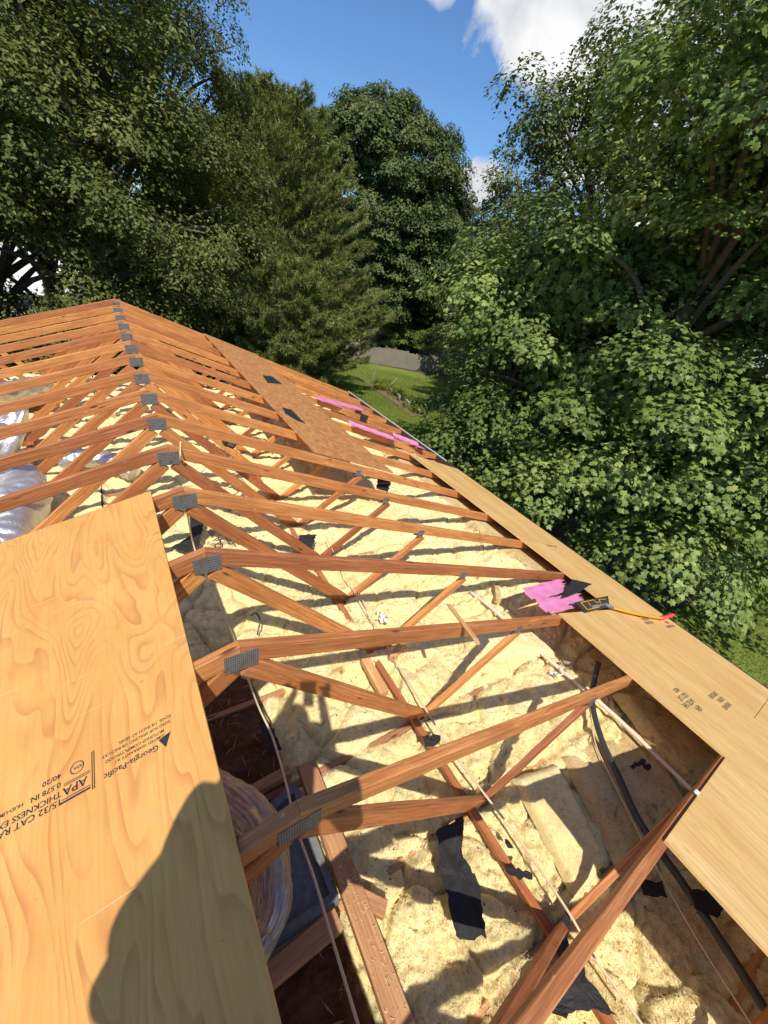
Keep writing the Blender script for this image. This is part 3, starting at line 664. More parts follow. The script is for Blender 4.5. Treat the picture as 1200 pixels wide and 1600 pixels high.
# framing round the register box
zc = -1.27
def pb(name, a, b, z, label, w_=0.089, t=0.038, cat='board'):
    return tag(beam(name, atz(*a, z), atz(*b, z), w_, t, M_LUM2, None), label, cat)
pb('ceiling_board', (478, 1195), (628, 1610), zc, 'orange board sprinkled with sawdust running beside the metal register box', 0.05, 0.105)
pb('wood_block', (350, 1262), (452, 1205), zc, 'cross block above the metal register box near the peak plate', 0.07, 0.05, 'wood block')
pb('wood_block', (405, 1540), (528, 1438), zc - 0.01, 'shaded cross block below the duct at the lower left of the register box', 0.06, 0.085, 'wood block')
pb('wood_block', (555, 1400), (602, 1422), zc - 0.01, 'short split orange block with a broken end beside the register box', 0.045, 0.07, 'wood block')
pb('wood_block', (570, 1030), (600, 1085), -1.24, 'short red block under the end of a web near the runner board', 0.05, 0.07, 'wood block')
pb('wood_block', (612, 1030), (625, 1010), -1.22, 'small stub of red wood beyond the splintered stick truss', 0.05, 0.05, 'wood block')
# sawdust shavings on the board
def chips(name, n, area, z, size, m, lab, cat, thin=0.3):
    V = []; F = []
    for i in range(n):
        x, y = area(); s = size * rnd.uniform(0.4, 1.5); a = rnd.uniform(0, 6.28); e = rnd.uniform(-0.9, 0.9)
        d = Vector((math.cos(a), math.sin(a), e)) * s; q = Vector((-math.sin(a), math.cos(a), rnd.uniform(-.4, .4))) * s * thin
        zz = z(x, y) + 0.003; o_ = Vector((x, y, zz)); b = len(V)
        V += [o_ - d, o_ + q, o_ + d, o_ - q, o_ + Vector((0, 0, s * 0.25))]; F += [(b, b + 1, b + 4), (b + 1, b + 2, b + 4), (b + 2, b + 3, b + 4), (b + 3, b, b + 4)]
    o_ = obj(name, V, F, m, None); o_['kind'] = 'stuff'; o_['label'] = lab; o_['category'] = cat; return o_
M_CHIP = plain('pale_shavings', (0.90, 0.72, 0.44), 0.8, 0, 0.2, 60, 0.3)
def on_board():
    t = rnd.uniform(0.42, 0.98); u = rnd.uniform(-0.045, 0.045); a = atz(478, 1195, zc); b = atz(628, 1610, zc); p = a + (b - a) * t; return p[0] + u, p[1] + rnd.uniform(-.02, .02)
chips('sawdust', 170, on_board, lambda x, y: zc + 0.026, 0.009, M_CHIP, 'curly sawdust and shavings lying on the orange board', 'sawdust', 0.12)
chips('roof_debris', 900, lambda: (rnd.uniform(0.3, 3.2), rnd.uniform(-0.4, 4.5)), lambda x, y: -1.335 + float(near_h(np.array(x), np.array(y))), 0.007, plain('dark_grit', (0.06, 0.045, 0.035), 0.9), 'dark shingle grit and splinters scattered over the insulation', 'debris', 0.5)
chips('wood_splinters', 160, lambda: (rnd.uniform(0.3, 3.2), rnd.uniform(-0.4, 4.5)), lambda x, y: -1.335 + float(near_h(np.array(x), np.array(y))), 0.022, M_LUM2, 'reddish wood splinters scattered over the insulation', 'debris', 0.15)
chips('wood_splinters', 260, lambda: (rnd.uniform(-0.4, 0.25), rnd.uniform(-0.3, 2.1)), lambda x, y: -1.375, 0.030, M_LUM2, 'splinters and straws in the dark bay beside the plywood', 'debris', 0.10)

# ------------------------------------------------------------------ register box and ducts
def reg_box():
    t = thing('register_box', 'grey galvanised register box sunk between the boards under the nearest duct', 'duct box', tuple(atz(455, 1330, -1.4)))
    c = Vector(t.location); zt = -1.30
    q = [Vector(atz(*a, zt)) for a in ((365, 1300), (462, 1222), (530, 1408), (400, 1500))]
    q = [Vector((v.x, v.y, v.z)) - c for v in q]
    outer = MB()
    for i in range(4):
        a, b = q[i], q[(i + 1) % 4]; dn = Vector((0, 0, -0.14)); n_ = (b - a).cross(Vector((0, 0, 1))).normalized() * -0.004
        outer.add([a, b, b + dn, a + dn, a + n_, b + n_, b + dn + n_, a + dn + n_], [(0, 1, 2, 3), (7, 6, 5, 4), (0, 4, 5, 1), (3, 2, 6, 7)])
    outer.build('box_wall', M_METAL, t)
    m = MB(); cen = sum(q, Vector()) / 4
    for i in range(4):
        a, b = q[i], q[(i + 1) % 4]; ai, bi = a + (cen - a) * 0.16, b + (cen - b) * 0.16
        m.add([a + Vector((0, 0, .003)), b + Vector((0, 0, .003)), bi + Vector((0, 0, .0)), ai + Vector((0, 0, .0))], [(0, 1, 2, 3)])
    m.build('flange', M_METAL, t)
    m = MB(); m.add([v + Vector((0, 0, -0.05)) for v in q], [(0, 1, 2, 3)]); m.build('box_base', M_METAL, t)
reg_box()
def smooth_path(pts, n=10):
    pts = [np.array(p, float) for p in pts]; out = []
    P = [2 * pts[0] - pts[1]] + pts + [2 * pts[-1] - pts[-2]]
    for i in range(1, len(P) - 2):
        for j in range(n):
            t = j / n; a, b, c, d = P[i - 1], P[i], P[i + 1], P[i + 2]
            out.append(0.5 * ((2 * b) + (-a + c) * t + (2 * a - 5 * b + 4 * c - d) * t * t + (-a + 3 * b - 3 * c + d) * t**3))
    out.append(pts[-1]); return out
def duct(name, pts, r, m, label, sag=0.06, ring=0.075, n=40, pleat=0.0):
    path = smooth_path(pts, n); V = []; ns = 28 if not pleat else 120; u = None; s = 0; ph = rnd.uniform(0, 9)
    for i, p in enumerate(path):
        t = path[min(i + 1, len(path) - 1)] - path[max(i - 1, 0)]; t = t / np.linalg.norm(t)
        if i: s += np.linalg.norm(path[i] - path[i - 1])
        if u is None: u = np.cross(t, (0, 0, 1))
        u = u - t * (u @ t); u = u / np.linalg.norm(u); b = np.cross(t, u)
        edge = min(1, min(i, len(path) - 1 - i) / 4)
        for j in range(ns):
            a = 2 * math.pi * j / ns
            rr = r * (0.55 + 0.45 * edge) * (1 + (0.0 if pleat else 0.10) * (0.35 + 0.65 * float(vnoise(np.array(s * 4), np.array(a), 5) + 0.5)) * abs(math.sin(s / ring * math.pi + 0.5 * math.sin(2 * a))) + 0.16 * float(vnoise(np.array(3.2 * math.cos(a) + 20), np.array(3.2 * math.sin(a) + s * 9), 8)) + 0.10 * float(vnoise(np.array(8 * math.cos(a) + 50), np.array(8 * math.sin(a) + s * 26), 9)) + 0.05 * math.sin(3 * a + s * 9 + ph) + 0.035 * math.sin(7 * a - s * 23) + 0.06 * math.sin(s * 5 + ph) + pleat * 2.4 * abs(float(vnoise(np.array(9 * math.cos(a) + 50), np.array(9 * math.sin(a) + s * 4.5), 12))))
            V.append(p + rr * (math.cos(a) * u + math.sin(a) * b))
    F = [(i * ns + j, i * ns + (j + 1) % ns, (i + 1) * ns + (j + 1) % ns, (i + 1) * ns + j) for i in range(len(path) - 1) for j in range(ns)]
    F += [tuple(range(ns - 1, -1, -1)), tuple((len(path) - 1) * ns + j for j in range(ns))]
    o = obj(name, V, F, m, None, True); return tag(o, label, 'duct')
duct('flex_duct', [atz(330, 1190, -1.28) + (-.15, 0, 0), atz(400, 1285, -1.18), atz(425, 1390, -1.15), atz(405, 1450, -1.20), atz(340, 1560, -1.25)], 0.082, M_FOILB, 'wrinkled bronze and silver duct dropping into the register box at the plywood edge', ring=0.2, pleat=0.16)
G = 'silver flexible ducts left of the ridge'
def gd(pts, r, lab): o = duct('flex_duct', pts, r, M_FOIL, lab, ring=0.085, n=30); o['group'] = G
def zz(px, py, z=-0.98): return tuple(atz(px, py, z))
gd([zz(-190, 745), zz(-90, 742), zz(10, 745), zz(36, 775, -1.0), zz(12, 830, -1.05), zz(-40, 900, -1.1)], 0.19, 'nearest fat silver duct at the left edge, curving down behind the stamped plywood')
gd([zz(-190, 690), zz(-80, 688), zz(0, 690), zz(30, 700, -1.05)], 0.17, 'middle silver duct at the left edge, dark and shaded on its side')
gd([zz(-190, 655), zz(-80, 652), zz(0, 652), zz(42, 662, -1.05)], 0.15, 'third silver duct from the left front with a bright foil top')
gd([zz(-160, 640), zz(-60, 625), zz(20, 612), zz(78, 602, -1.05)], 0.13, 'farthest silver duct crossing under the left rafters near the gable')
gd([zz(90, 718, -1.15), zz(130, 715, -1.12), zz(175, 722, -1.14), zz(215, 738, -1.2)], 0.10, 'thin crumpled silver duct between the webs below the ridge')

# ------------------------------------------------------------------ cables and pipes
def cable(name, pts, r, m, label, cat='cable', n=8, sides=8):
    mb = MB(); mb.tube(smooth_path(pts, n), r, sides); o = mb.build(name, m, None, True); return tag(o, label, cat)
Z = atz
cable('cable', [aty(292, 795, 2.48), Z(300, 842, -0.95), Z(318, 900, -1.15), Z(345, 950, -1.2), Z(370, 1010, -1.22), Z(400, 1095, -1.2), Z(425, 1150, -1.2), Z(447, 1225, -1.17), Z(462, 1290, -1.18), Z(490, 1370, -1.15), Z(520, 1470, -1.13), Z(565, 1620, -1.1)], 0.0065, M_CABLE, 'cream cable hanging past the nearest peak plates beside the big plywood sheet')
cable('cable', [Z(560, 925, -1.22), Z(600, 1000, -1.22), Z(628, 1050, -1.22), Z(665, 1108, -1.17), Z(700, 1165, -1.2), Z(755, 1238, -1.17), Z(810, 1310, -1.21), Z(885, 1420, -1.18), Z(925, 1490, -1.2), Z(960, 1540, -1.2), Z(1010, 1610, -1.2)], 0.0065, M_CABLE, 'long straight cream cable crossing the insulation beside the runner board')
cable('cable', [Z(510, 840, -1.2), Z(530, 880, -1.2), Z(556, 930, -1.21), Z(575, 960, -1.23), Z(590, 985, -1.22)], 0.0045, M_CABLE, 'dusty thin cable between the middle truss webs')
cable('cable', [aty(372, 690, 3.9), Z(368, 720, -0.95), Z(366, 752, -1.1), Z(350, 765, -1.2)], 0.006, M_CABLE, 'pale cable looping down from the black junction box')
cable('cable', [aty(355, 690, 3.9), Z(335, 712, -1.0), Z(310, 745, -1.15)], 0.005, M_CABLE, 'pale cable running from the black junction box toward the ridge')
cable('cable', [aty(282, 690, 3.07), aty(282, 722, 3.07), Z(284, 742, -1.0)], 0.005, M_CABLE, 'short pale cable dangling below a ridge plate')
cable('cable', [Z(402, 992, -1.23), Z(406, 970, -1.17), Z(400, 958, -1.13), Z(392, 962, -1.15)], 0.006, M_BPIPE, 'short hooked black cable sticking up from the insulation')
cable('pipe', [Z(735, 925, -1.27), Z(768, 950, -1.235), Z(845, 1020, -1.24), Z(900, 1066, -1.22), Z(960, 1118, -1.22), Z(1020, 1175, -1.21), Z(1085, 1238, -1.20)], 0.0165, M_PVC, 'pale plastic pipe lying on the insulation beside the plywood edge', 'pipe')
cable('pipe', [Z(935, 1035, -1.05), Z(925, 1090, -1.17), Z(938, 1150, -1.20), Z(965, 1210, -1.20), Z(1000, 1285, -1.18), Z(1060, 1370, -1.16), Z(1130, 1475, -1.14), Z(1210, 1600, -1.12)], 0.0205, M_BPIPE, 'black plastic pipe curving along under the plywood at the lower right', 'pipe')
cable('cable', [Z(920, 1100, -1.2), Z(930, 1160, -1.235), Z(955, 1215, -1.23), Z(1015, 1335, -1.22), Z(1085, 1460, -1.2), Z(1180, 1610, -1.18)], 0.004, M_CABLE, 'thin tan cable running alongside the black pipe')
# white tape on the pipe
mb = MB()
for i in range(14):
    p = Vector(Z(872 + rnd.uniform(-12, 16), 1040 + rnd.uniform(-8, 14), -1.21)); a = Vector((rnd.uniform(-1, 1), rnd.uniform(-1, 1), rnd.uniform(-.3, 1))).normalized() * 0.035; b = Vector((rnd.uniform(-1, 1), rnd.uniform(-1, 1), rnd.uniform(-.5, .5))).normalized() * 0.016
    mb.add([p - a, p + b, p + a, p - b], [(0, 1, 2), (0, 2, 3)])
tag(mb.build('plastic_wrap', M_FOIL), 'crumpled silver tape wrapped around the pale plastic pipe', 'tape')
mb = MB()
for i in range(16):
    p = Vector(Z(598 + rnd.uniform(-8, 8), 962 + rnd.uniform(-9, 12), -1.22)); a = Vector((rnd.uniform(-1, 1), rnd.uniform(-1, 1), rnd.uniform(-.3, 1))).normalized() * 0.03; b = Vector((rnd.uniform(-1, 1), rnd.uniform(-1, 1), rnd.uniform(-.5, .5))).normalized() * 0.02
    mb.add([p - a, p + b, p + a, p - b], [(0, 1, 2), (0, 2, 3)])
tag(mb.build('plastic_scrap', M_WHITE), 'crumpled white plastic scrap on the insulation in the middle bay', 'scrap')
mb = MB()
for i in range(26):
    p = Vector(Z(352 + rnd.uniform(-18, 22), 846 + rnd.uniform(-6, 9), -1.22)); a = Vector((rnd.uniform(-1, 1), rnd.uniform(-1, 1), rnd.uniform(-.3, .6))).normalized() * 0.05; b = a.cross(Vector((0, 0, 1))).normalized() * 0.008
    mb.add([p - a, p + b, p + a, p - b], [(0, 1, 2), (0, 2, 3)])
tag(mb.build('cable_tangle', M_BPIPE), 'tangle of black strips lying on the insulation beside the ridge', 'scrap')
# junction box
jb = thing('junction_box', 'small black electrical junction box hanging beside a far rafter', 'junction box', tuple(aty(360, 690, 3.9)))
m = MB(); m.box(-0.055, 0.055, -0.03, 0.03, -0.05, 0.05); b_ = m.build('box_body', M_BLACKP, jb); b_.rotation_euler = (0.3, 0.5, 0.3)
m = MB(); m.box(-0.035, 0.035, -0.036, -0.031, -0.03, 0.03); b_ = m.build('cover', M_METAL, jb); b_.rotation_euler = (0.3, 0.5, 0.3)
m = MB(); m.tube([(0, 0, 0.05), (0.02, 0, 0.10)], 0.012); m.build('connector', M_METAL, jb)

# ------------------------------------------------------------------ felt scraps
def scrap(px, z, label, m=M_BLACKP, rough=0.01, onroof=False, name='felt_scrap', cat='tar paper scrap', curl=0.0, s=1):
    P = [atroof(a, b, s, 0.018) if onroof else atz(a, b, z) for a, b in px]; n = len(P); c = sum(P) / n
    out = []
    for i in range(n):
        a, b = P[i], P[(i + 1) % n]; L_ = np.linalg.norm(b - a); kk = max(1, int(L_ / 0.02))
        for j in range(kk):
            q = a + (b - a) * (j / kk); q = q + np.array([rnd.uniform(-1, 1), rnd.uniform(-1, 1), 0]) * (0.004 if onroof else 0.009); out.append(q)
    R = 5; V = [c]; F = []; k = len(out)
    for r in range(1, R + 1):
        for q in out:
            p = c + (q - c) * r / R; X, Y = np.array(p[0]), np.array(p[1])
            p = p + np.array([0, 0, (rough * 2.2 * float(fbm(X * 11, Y * 11, 5, 3)) * (1 if not onroof else 0.2)) + curl * (r / R)**3]); V.append(p)
    for i in range(k): F.append((0, 1 + i, 1 + (i + 1) % k))
    for r in range(R - 1):
        for i in range(k): F.append((1 + r * k + i, 1 + r * k + (i + 1) % k, 1 + (r + 1) * k + (i + 1) % k, 1 + (r + 1) * k + i))
    nv = len(V); V2 = [v - np.array([0, 0, 0.002]) for v in V]; F2 = [tuple(i + nv for i in f[::-1]) for f in F]
    o0 = 1 + (R - 1) * k
    F3 = [(o0 + i, o0 + nv + i, o0 + nv + (i + 1) % k, o0 + (i + 1) % k) for i in range(k)]
    return tag(obj(name, V + V2, F + F2 + F3, m, None, False), label, cat)
zs = -1.235
scrap([(682, 1298), (722, 1275), (722, 1340), (745, 1378), (760, 1465), (712, 1468), (685, 1350)], -1.19, 'long torn strip of black felt on the insulation beside the runner board', curl=0.01)
scrap([(842, 1572), (880, 1500), (910, 1478), (918, 1530), (955, 1575), (965, 1590), (925, 1575), (870, 1590)], -1.2, 'large ragged black felt scrap at the bottom behind the nearest truss')
scrap([(868, 1480), (885, 1420), (892, 1432), (886, 1520)], -1.2, 'narrow folded black felt flap under the cream cable')
scrap([(620, 845), (655, 832), (692, 840), (660, 862), (600, 862), (560, 830)][:0] or [(468, 836), (495, 834), (487, 858), (462, 862)], -1.17, 'square black felt scrap beside a web in the middle bay')
scrap([(402, 1110), (428, 1140), (442, 1168), (415, 1178), (408, 1140)], -1.26, 'black felt scrap beside the dark bay below the peak plate')
scrap([(298, 805), (318, 812), (312, 850), (290, 862), (268, 856), (300, 838)], -1.2, 'black felt scrap right of the stamped plywood corner')
scrap([(788, 1352), (830, 1362), (832, 1372), (806, 1372), (790, 1362)], -1.2, 'small curled black felt scrap on the runner board')
scrap([(788, 1308), (800, 1318), (804, 1328), (794, 1326)], zs, 'tiny oval black felt scrap beside the cream cable')
scrap([(664, 1150), (688, 1148), (686, 1162), (666, 1166)], -1.2, 'small black felt square on the runner board below the second web')
scrap([(998, 1374), (1035, 1378), (1040, 1402), (1008, 1400)], -1.22, 'grey-black felt rectangle on the shaded insulation at the lower right')
scrap([(1075, 1388), (1110, 1392), (1138, 1418), (1120, 1432), (1088, 1420)], -1.1, 'black felt scrap under the near plywood edge')
scrap([(1004, 1184), (1012, 1188), (990, 1202), (984, 1198)], zs + .02, 'thin black felt sliver beside the white pipe')
scrap([(1005, 1190), (1020, 1196), (1014, 1206), (1004, 1200)], zs + .02, 'small black felt chip between pipe and plywood')
scrap([(590, 745), (612, 752), (605, 768), (588, 764)], -1.0, 'black felt scrap hanging below the near strand board corner')
scrap([(410, 586), (425, 588), (441, 600), (418, 598)], 0, 'upper black felt patch stuck to the strand board', onroof=True)
scrap([(441, 636), (455, 640), (478, 662), (462, 656), (446, 646)], 0, 'lower black felt patch stuck to the near strand board', onroof=True)
scrap([(564, 646), (576, 650), (571, 660), (562, 655)], 0, 'black chip at the end of the upper pink baffle', onroof=True)
scrap([(895, 905), (925, 912), (905, 925), (880, 935), (888, 915)], 0, 'black felt at the broken edge by the near pink baffles', onroof=True)

# ------------------------------------------------------------------ pink vent baffles
def baffle(a, b, wid, lift, label, ribs=2, ragged=False):
    """ribbed foam tray between two roof points (pixels)"""
    A, B = atroof(*a, 1, lift), atroof(*b, 1, lift); d = Vector(B - A); Ln = d.length
    M = frame(A, d, (math.sin(ANG), 0, math.cos(ANG))); n = 24; seg = 14; V = []; F = []
    for i in range(seg + 1):
        for j in range(n + 1):
            y = -wid / 2 + wid * j / n; ph = (j / n) * ribs * 2 * math.pi
            z = 0.020 * (1 if math.cos(ph) > 0.1 else 0) + 0.004
            x = Ln * i / seg
            if ragged and i == seg: x += 0.05 * math.sin(j * 1.3) - 0.03 * (j % 4)
            V.append((x, y, z + 0.004 * math.sin(i * 1.7)))
    nv = len(V); V += [(x, y, z - 0.006) for x, y, z in V]
    for i in range(seg):
        for j in range(n):
            q = (i * (n + 1) + j, (i + 1) * (n + 1) + j, (i + 1) * (n + 1) + j + 1, i * (n + 1) + j + 1); F.append(q); F.append(tuple(k + nv for k in q[::-1]))
    for i in range(seg):
        for j in (0, n): F.append((i * (n + 1) + j, i * (n + 1) + j + nv, (i + 1) * (n + 1) + j + nv, (i + 1) * (n + 1) + j))
    for j in range(n):
        for i in (0, seg): F.append((i * (n + 1) + j, i * (n + 1) + j + 1, i * (n + 1) + j + 1 + nv, i * (n + 1) + j + nv))
    o = obj('vent_baffle', V, F, M_PINK, None, False, M); o['group'] = 'pink foam vent baffles'; return tag(o, label, 'vent baffle', 'pink foam vent baffles')
baffle((500, 625), (570, 642), 0.26, 0.03, 'farthest pink foam baffle strip with a black chip at its end', 1)
baffle((548, 663), (618, 688), 0.28, 0.03, 'second pink foam baffle strip lying between the rafters above the eave sheet', 1)
baffle((617, 682), (657, 698), 0.40, 0.035, 'short wide pink foam baffle at the far end of the eave plywood', 1)
baffle((826, 932), (886, 914), 0.16, -0.05, 'pink foam baffle piece poking out under the eave plywood, upper of the near pair', 1, True)
baffle((848, 952), (912, 936), 0.16, -0.045, 'torn pink foam baffle piece beside the black shovel blade, lower of the near pair', 1, True)

# ------------------------------------------------------------------ tear-off shovel
def shovel():
    P = atroof(935, 945, 1, 0.03); t = thing('roofing_shovel', 'black toothed roofing shovel with yellow handle and red grip on the eave plywood', 'shovel', tuple(P)); c = np.array(P)
    def rp(px, py, dz): return Vector(atroof(px, py, 1, dz) - c)
    bl = [rp(898, 941, .03), rp(950, 931, .05), rp(953, 948, .04), rp(915, 957, .03)]
    A, B_, C_, D = bl; V = []; F = []; n = 10
    for i in range(n + 1):
        u = i / n
        top = A.lerp(D, u); end = B_.lerp(C_, u); mid = top.lerp(end, 0.5) + Vector((0, 0, 0.01 * math.sin(u * 3.14)))
        if i % 2: top = top + (top - end).normalized() * 0.012
        V += [top, mid, end]
    for i in range(n):
        for j in range(2): F.append((3 * i + j, 3 * i + j + 1, 3 * i + j + 4, 3 * i + j + 3))
    nv = len(V); V += [v - Vector((0, 0, .004)) for v in V]; F += [tuple(k + nv for k in f[::-1]) for f in F]
    obj('blade', V, F, M_TOOL, t)
    # yellow printed outlines on the blade
    def uv(u, v): return A.lerp(D, v).lerp(B_.lerp(C_, v), u) + Vector((0, 0, 0.010 * math.sin(v * 3.14) * (1 - abs(2 * u - 1)) + 0.003))
    m = MB()
    def ln(a, b, w_=0.005):
        p, q = uv(*a), uv(*b); s = (q - p).cross(Vector((0, 0, 1))).normalized() * w_; m.add([p - s, q - s, q + s, p + s], [(0, 1, 2, 3)])
    for a, b in (((.12, .15), (.5, .15)), ((.5, .15), (.5, .45)), ((.5, .45), (.62, .45)), ((.12, .15), (.12, .85)), ((.12, .85), (.55, .85)), ((.55, .85), (.55, .6)), ((.3, .3), (.3, .7)), ((.66, .2), (.66, .8)), ((.66, .2), (.9, .3)), ((.66, .8), (.9, .7))): ln(a, b)
    m.build('printed_outline', M_YELLOW, t)
    m = MB(); m.tube([rp(925, 948, .045), rp(945, 944, .055)], [.012, .014]); m.tube([rp(945, 944, .055), rp(958, 950, .06)], [.02, .016]); m.build('socket', M_METAL, t, True)
    m = MB(); m.tube(smooth_path([rp(956, 949, .055), rp(985, 957, .055), rp(1015, 963, .055), rp(1036, 966, .055)], 6), 0.014, 12); m.build('handle', M_YELLOW, t, True)
    m = MB(); m.tube([rp(1034, 966, .055), rp(1038, 965, .056), rp(1050, 961, .06), rp(1054, 961, .06)], [.018, .022, .022, .012], 12); m.build('grip', M_RED, t, True)
shovel()
# splintered stick on the truss
tag(beam('splintered_stick', aty(700, 948, 1.40) + (0, 0, .02), aty(745, 1002, 1.06) + (0, 0, 0), 0.014, 0.03, M_LUM2, None, c0=2.0, c1=-3.0), 'splintered wood stick lying across a rafter in the middle', 'stick')
# broken timber bracket sticking out of the insulation beyond
tag(beam('wood_post', Z(775, 912, -1.2), Z(778, 940, -1.2), 0.05, 0.05, M_INS2, None), 'dusty brown stub beyond the splintered stick near the pale pipe', 'wood block')
# white knot bracket at the sheet edge
tag(beam('staple_clip', atroof(1091, 1236, 1, .016), atroof(1087, 1240, 1, .016), 0.005, 0.02, M_WHITE, None), 'tiny white clip on the stepped-in plywood corner at the right', 'clip')

# ------------------------------------------------------------------ fence
def fence():
    t = thing('wood_fence', 'weathered grey board fence behind the lawn under the big oak', 'fence', (FA[0], FA[1], FA[2]))
    Ltot = 60.0; a = A2 - fd * 0; n = int(Ltot / 0.155); npan = 26; per = n // npan
    base = np.array(t.location)
    for p in range(npan):
        m = MB(); dz = rnd.uniform(-0.13, 0.10)
        for i in range(per):
            s = (p * per + i) * 0.155; q = a + fd * s; zg = float(gz(np.array(q[0]), np.array(q[1]))); h = 1.55 + dz + rnd.uniform(-0.012, 0.012)
            o_ = np.array([q[0], q[1], zg]) - base; f3 = np.array([fd[0], fd[1], 0]); n3 = np.array([fn[0], fn[1], 0])
            M = Matrix(((f3[0], n3[0], 0, o_[0]), (f3[1], n3[1], 0, o_[1]), (0, 0, 1, o_[2]), (0, 0, 0, 1)))
            yo = 0.022 * (i % 2); m.box(-0.080, 0.080, -0.01 + yo, 0.01 + yo, 0.03, h + rnd.uniform(-.04, .04), M)
        m.build('board_panel', M_FENCE, t)
        m = MB(); s = p * per * 0.155 - 0.08; q = a + fd * s + fn * 0.06; zg = float(gz(np.array(q[0]), np.array(q[1])))
        m.box(q[0] - base[0] - .05, q[0] - base[0] + .05, q[1] - base[1] - .05, q[1] - base[1] + .05, zg - base[2] - .1, zg - base[2] + 1.68 + dz); m.build('post', M_FENCE, t)
fence()

# ------------------------------------------------------------------ garden bed
g0 = at_ground(585, 598); g1 = at_ground(655, 652)
gd_ = (g1 - g0)[:2]; gl = np.linalg.norm(gd_); gd_ = gd_ / gl; gn = np.array([-gd_[1], gd_[0]])
patch('garden_soil', [g0[:2] - gn * 0.9, g0[:2] + gn * 0.8, g1[:2] + gn * 0.6, g1[:2] - gn * 0.5], M_SOIL, 0.03)
patch('path', [at_ground(500, 545)[:2], at_ground(520, 560)[:2] + 0.3, at_ground(548, 590)[:2], at_ground(535, 580)[:2]], M_SOIL, 0.025)
ed = thing('garden_edging', 'low line of edging boards along the bare garden bed', 'garden edging', (g0[0], g0[1], g0[2]))
for i in range(7):
    q = g0[:2] + gd_ * gl * (0.35 + 0.09 * i) + gn * 0.25; zg = float(gz(np.array(q[0]), np.array(q[1])))
    m = MB(); m.box(-0.28, 0.28, -0.05, 0.05, -0.05, 0.22, Matrix.Translation(Vector((q[0] - g0[0], q[1] - g0[1], zg - g0[2]))) @ Matrix.Rotation(math.atan2(gd_[1], gd_[0]), 4, 'Z')); m.build('edging_board', M_FASCIA if i % 2 else M_STONE, ed)
for lab, f_, tilt in (('upright thin garden stake in the bed', -0.05, 0.15), ('leaning dark garden stake in the bed', 0.3, 0.9)):
    q = g0[:2] + gd_ * gl * f_; zg = float(gz(np.array(q[0]), np.array(q[1]))); m = MB(); m.tube([(0, 0, 0), (tilt, 0.1, 1.3 if tilt < .5 else .8)], [0.04, 0.03], 6); o_ = m.build('garden_stake', M_BARKP); o_.location = (q[0], q[1], zg); tag(o_, lab, 'stake')

# ------------------------------------------------------------------ foliage engine
def leaf_tpl(kind):
    if kind == 'maple':
        pts = [(0, -0.42), (0.14, -0.30), (0.44, -0.26), (0.34, -0.06), (0.52, 0.14), (0.24, 0.16), (0.17, 0.30), (0, 0.58), (-0.17, 0.30), (-0.24, 0.16), (-0.52, 0.14), (-0.34, -0.06), (-0.44, -0.26), (-0.14, -0.30)]
        V = [(0, 0, 0.06)] + [(x, y, -0.22 * (x * x + y * y)) for x, y in pts]; n = len(pts)
        return np.array(V), np.array([(0, 1 + i, 1 + (i + 1) % n) for i in range(n)])
    if kind == 'oval':
        V = [(0, -0.5, 0), (0.26, -0.1, 0.05), (0.22, 0.25, 0.04), (0, 0.5, -0.06), (-0.22, 0.25, 0.04), (-0.26, -0.1, 0.05), (0, 0.05, -0.03)]
        return np.array(V), np.array([(6, i, (i + 1) % 6) for i in range(6)])
    if kind == 'quad':
        return np.array([(-0.3, -0.45, 0), (0.33, -0.2, 0.08), (0.28, 0.5, 0), (-0.34, 0.22, 0.08)]), np.array([(0, 1, 2), (0, 2, 3)])
    if kind == 'needle':
        return np.array([(-0.06, 0, 0), (0.06, 0, 0), (0.0, 1, 0), (0, 0, 0.05)]), np.array([(0, 1, 2), (0, 3, 2)])
def scatter(name, P, Nn, S, tpl, m, parent, tint, up=None):
    V0, F0 = leaf_tpl(tpl); n = len(P)
    Nn = Nn / (np.linalg.norm(Nn, axis=1, keepdims=True) + 1e-9)
    if up is None: up = rng.normal(size=(n, 3)); up[:, 2] -= 0.6
    Yv = up - Nn * np.sum(up * Nn, 1, keepdims=True); Yv /= (np.linalg.norm(Yv, axis=1, keepdims=True) + 1e-9); Xv = np.cross(Yv, Nn)
    V = P[:, None, :] + S[:, None, None] * (V0[None, :, 0:1] * Xv[:, None, :] + V0[None, :, 1:2] * Yv[:, None, :] + V0[None, :, 2:3] * Nn[:, None, :])
    F = (F0[None] + (np.arange(n) * len(V0))[:, None, None]).reshape(-1, 3)
    return fast(name, V.reshape(-1, 3), F, m, parent, tint=np.repeat(np.clip(tint, 0, 1), len(F0)))
def limb_tubes(base, top, r0, targets, m, parent, nl):
    mb = MB(); B = np.array(base, float); Tp = np.array(top, float)
    bend = rng.normal(size=3) * 0.25; bend[2] = 0
    tp = [B + (Tp - B) * s + bend * math.sin(s * 3.0) for s in np.linspace(0, 1, 9)]
    mb.tube(tp, [r0 * (1.25 if i == 0 else 1) * (1 - 0.85 * i / 8) for i in range(9)], 10)
    idx = rng.permutation(len(targets))[:nl]
    for i in idx:
        t = np.array(targets[i]); s = np.clip((t[2] - B[2]) / (Tp[2] - B[2]) * 0.75 - 0.05 + rng.uniform(-.06, .06), 0.12, 0.95); a = B + (Tp - B) * s + bend * math.sin(s * 3)
        mid = a * 0.5 + t * 0.5 + np.array([0, 0, 0.12 * np.linalg.norm(t - a)]) + rng.normal(size=3) * 0.12; rr = r0 * (1 - 0.8 * s) * 0.45
        pts = smooth_path([a, mid, t], 4); mb.tube(pts, [rr * (1 - 0.9 * q / (len(pts) - 1)) + 0.008 for q in range(len(pts))], 6)
    return mb.build('trunk', m, parent, True)
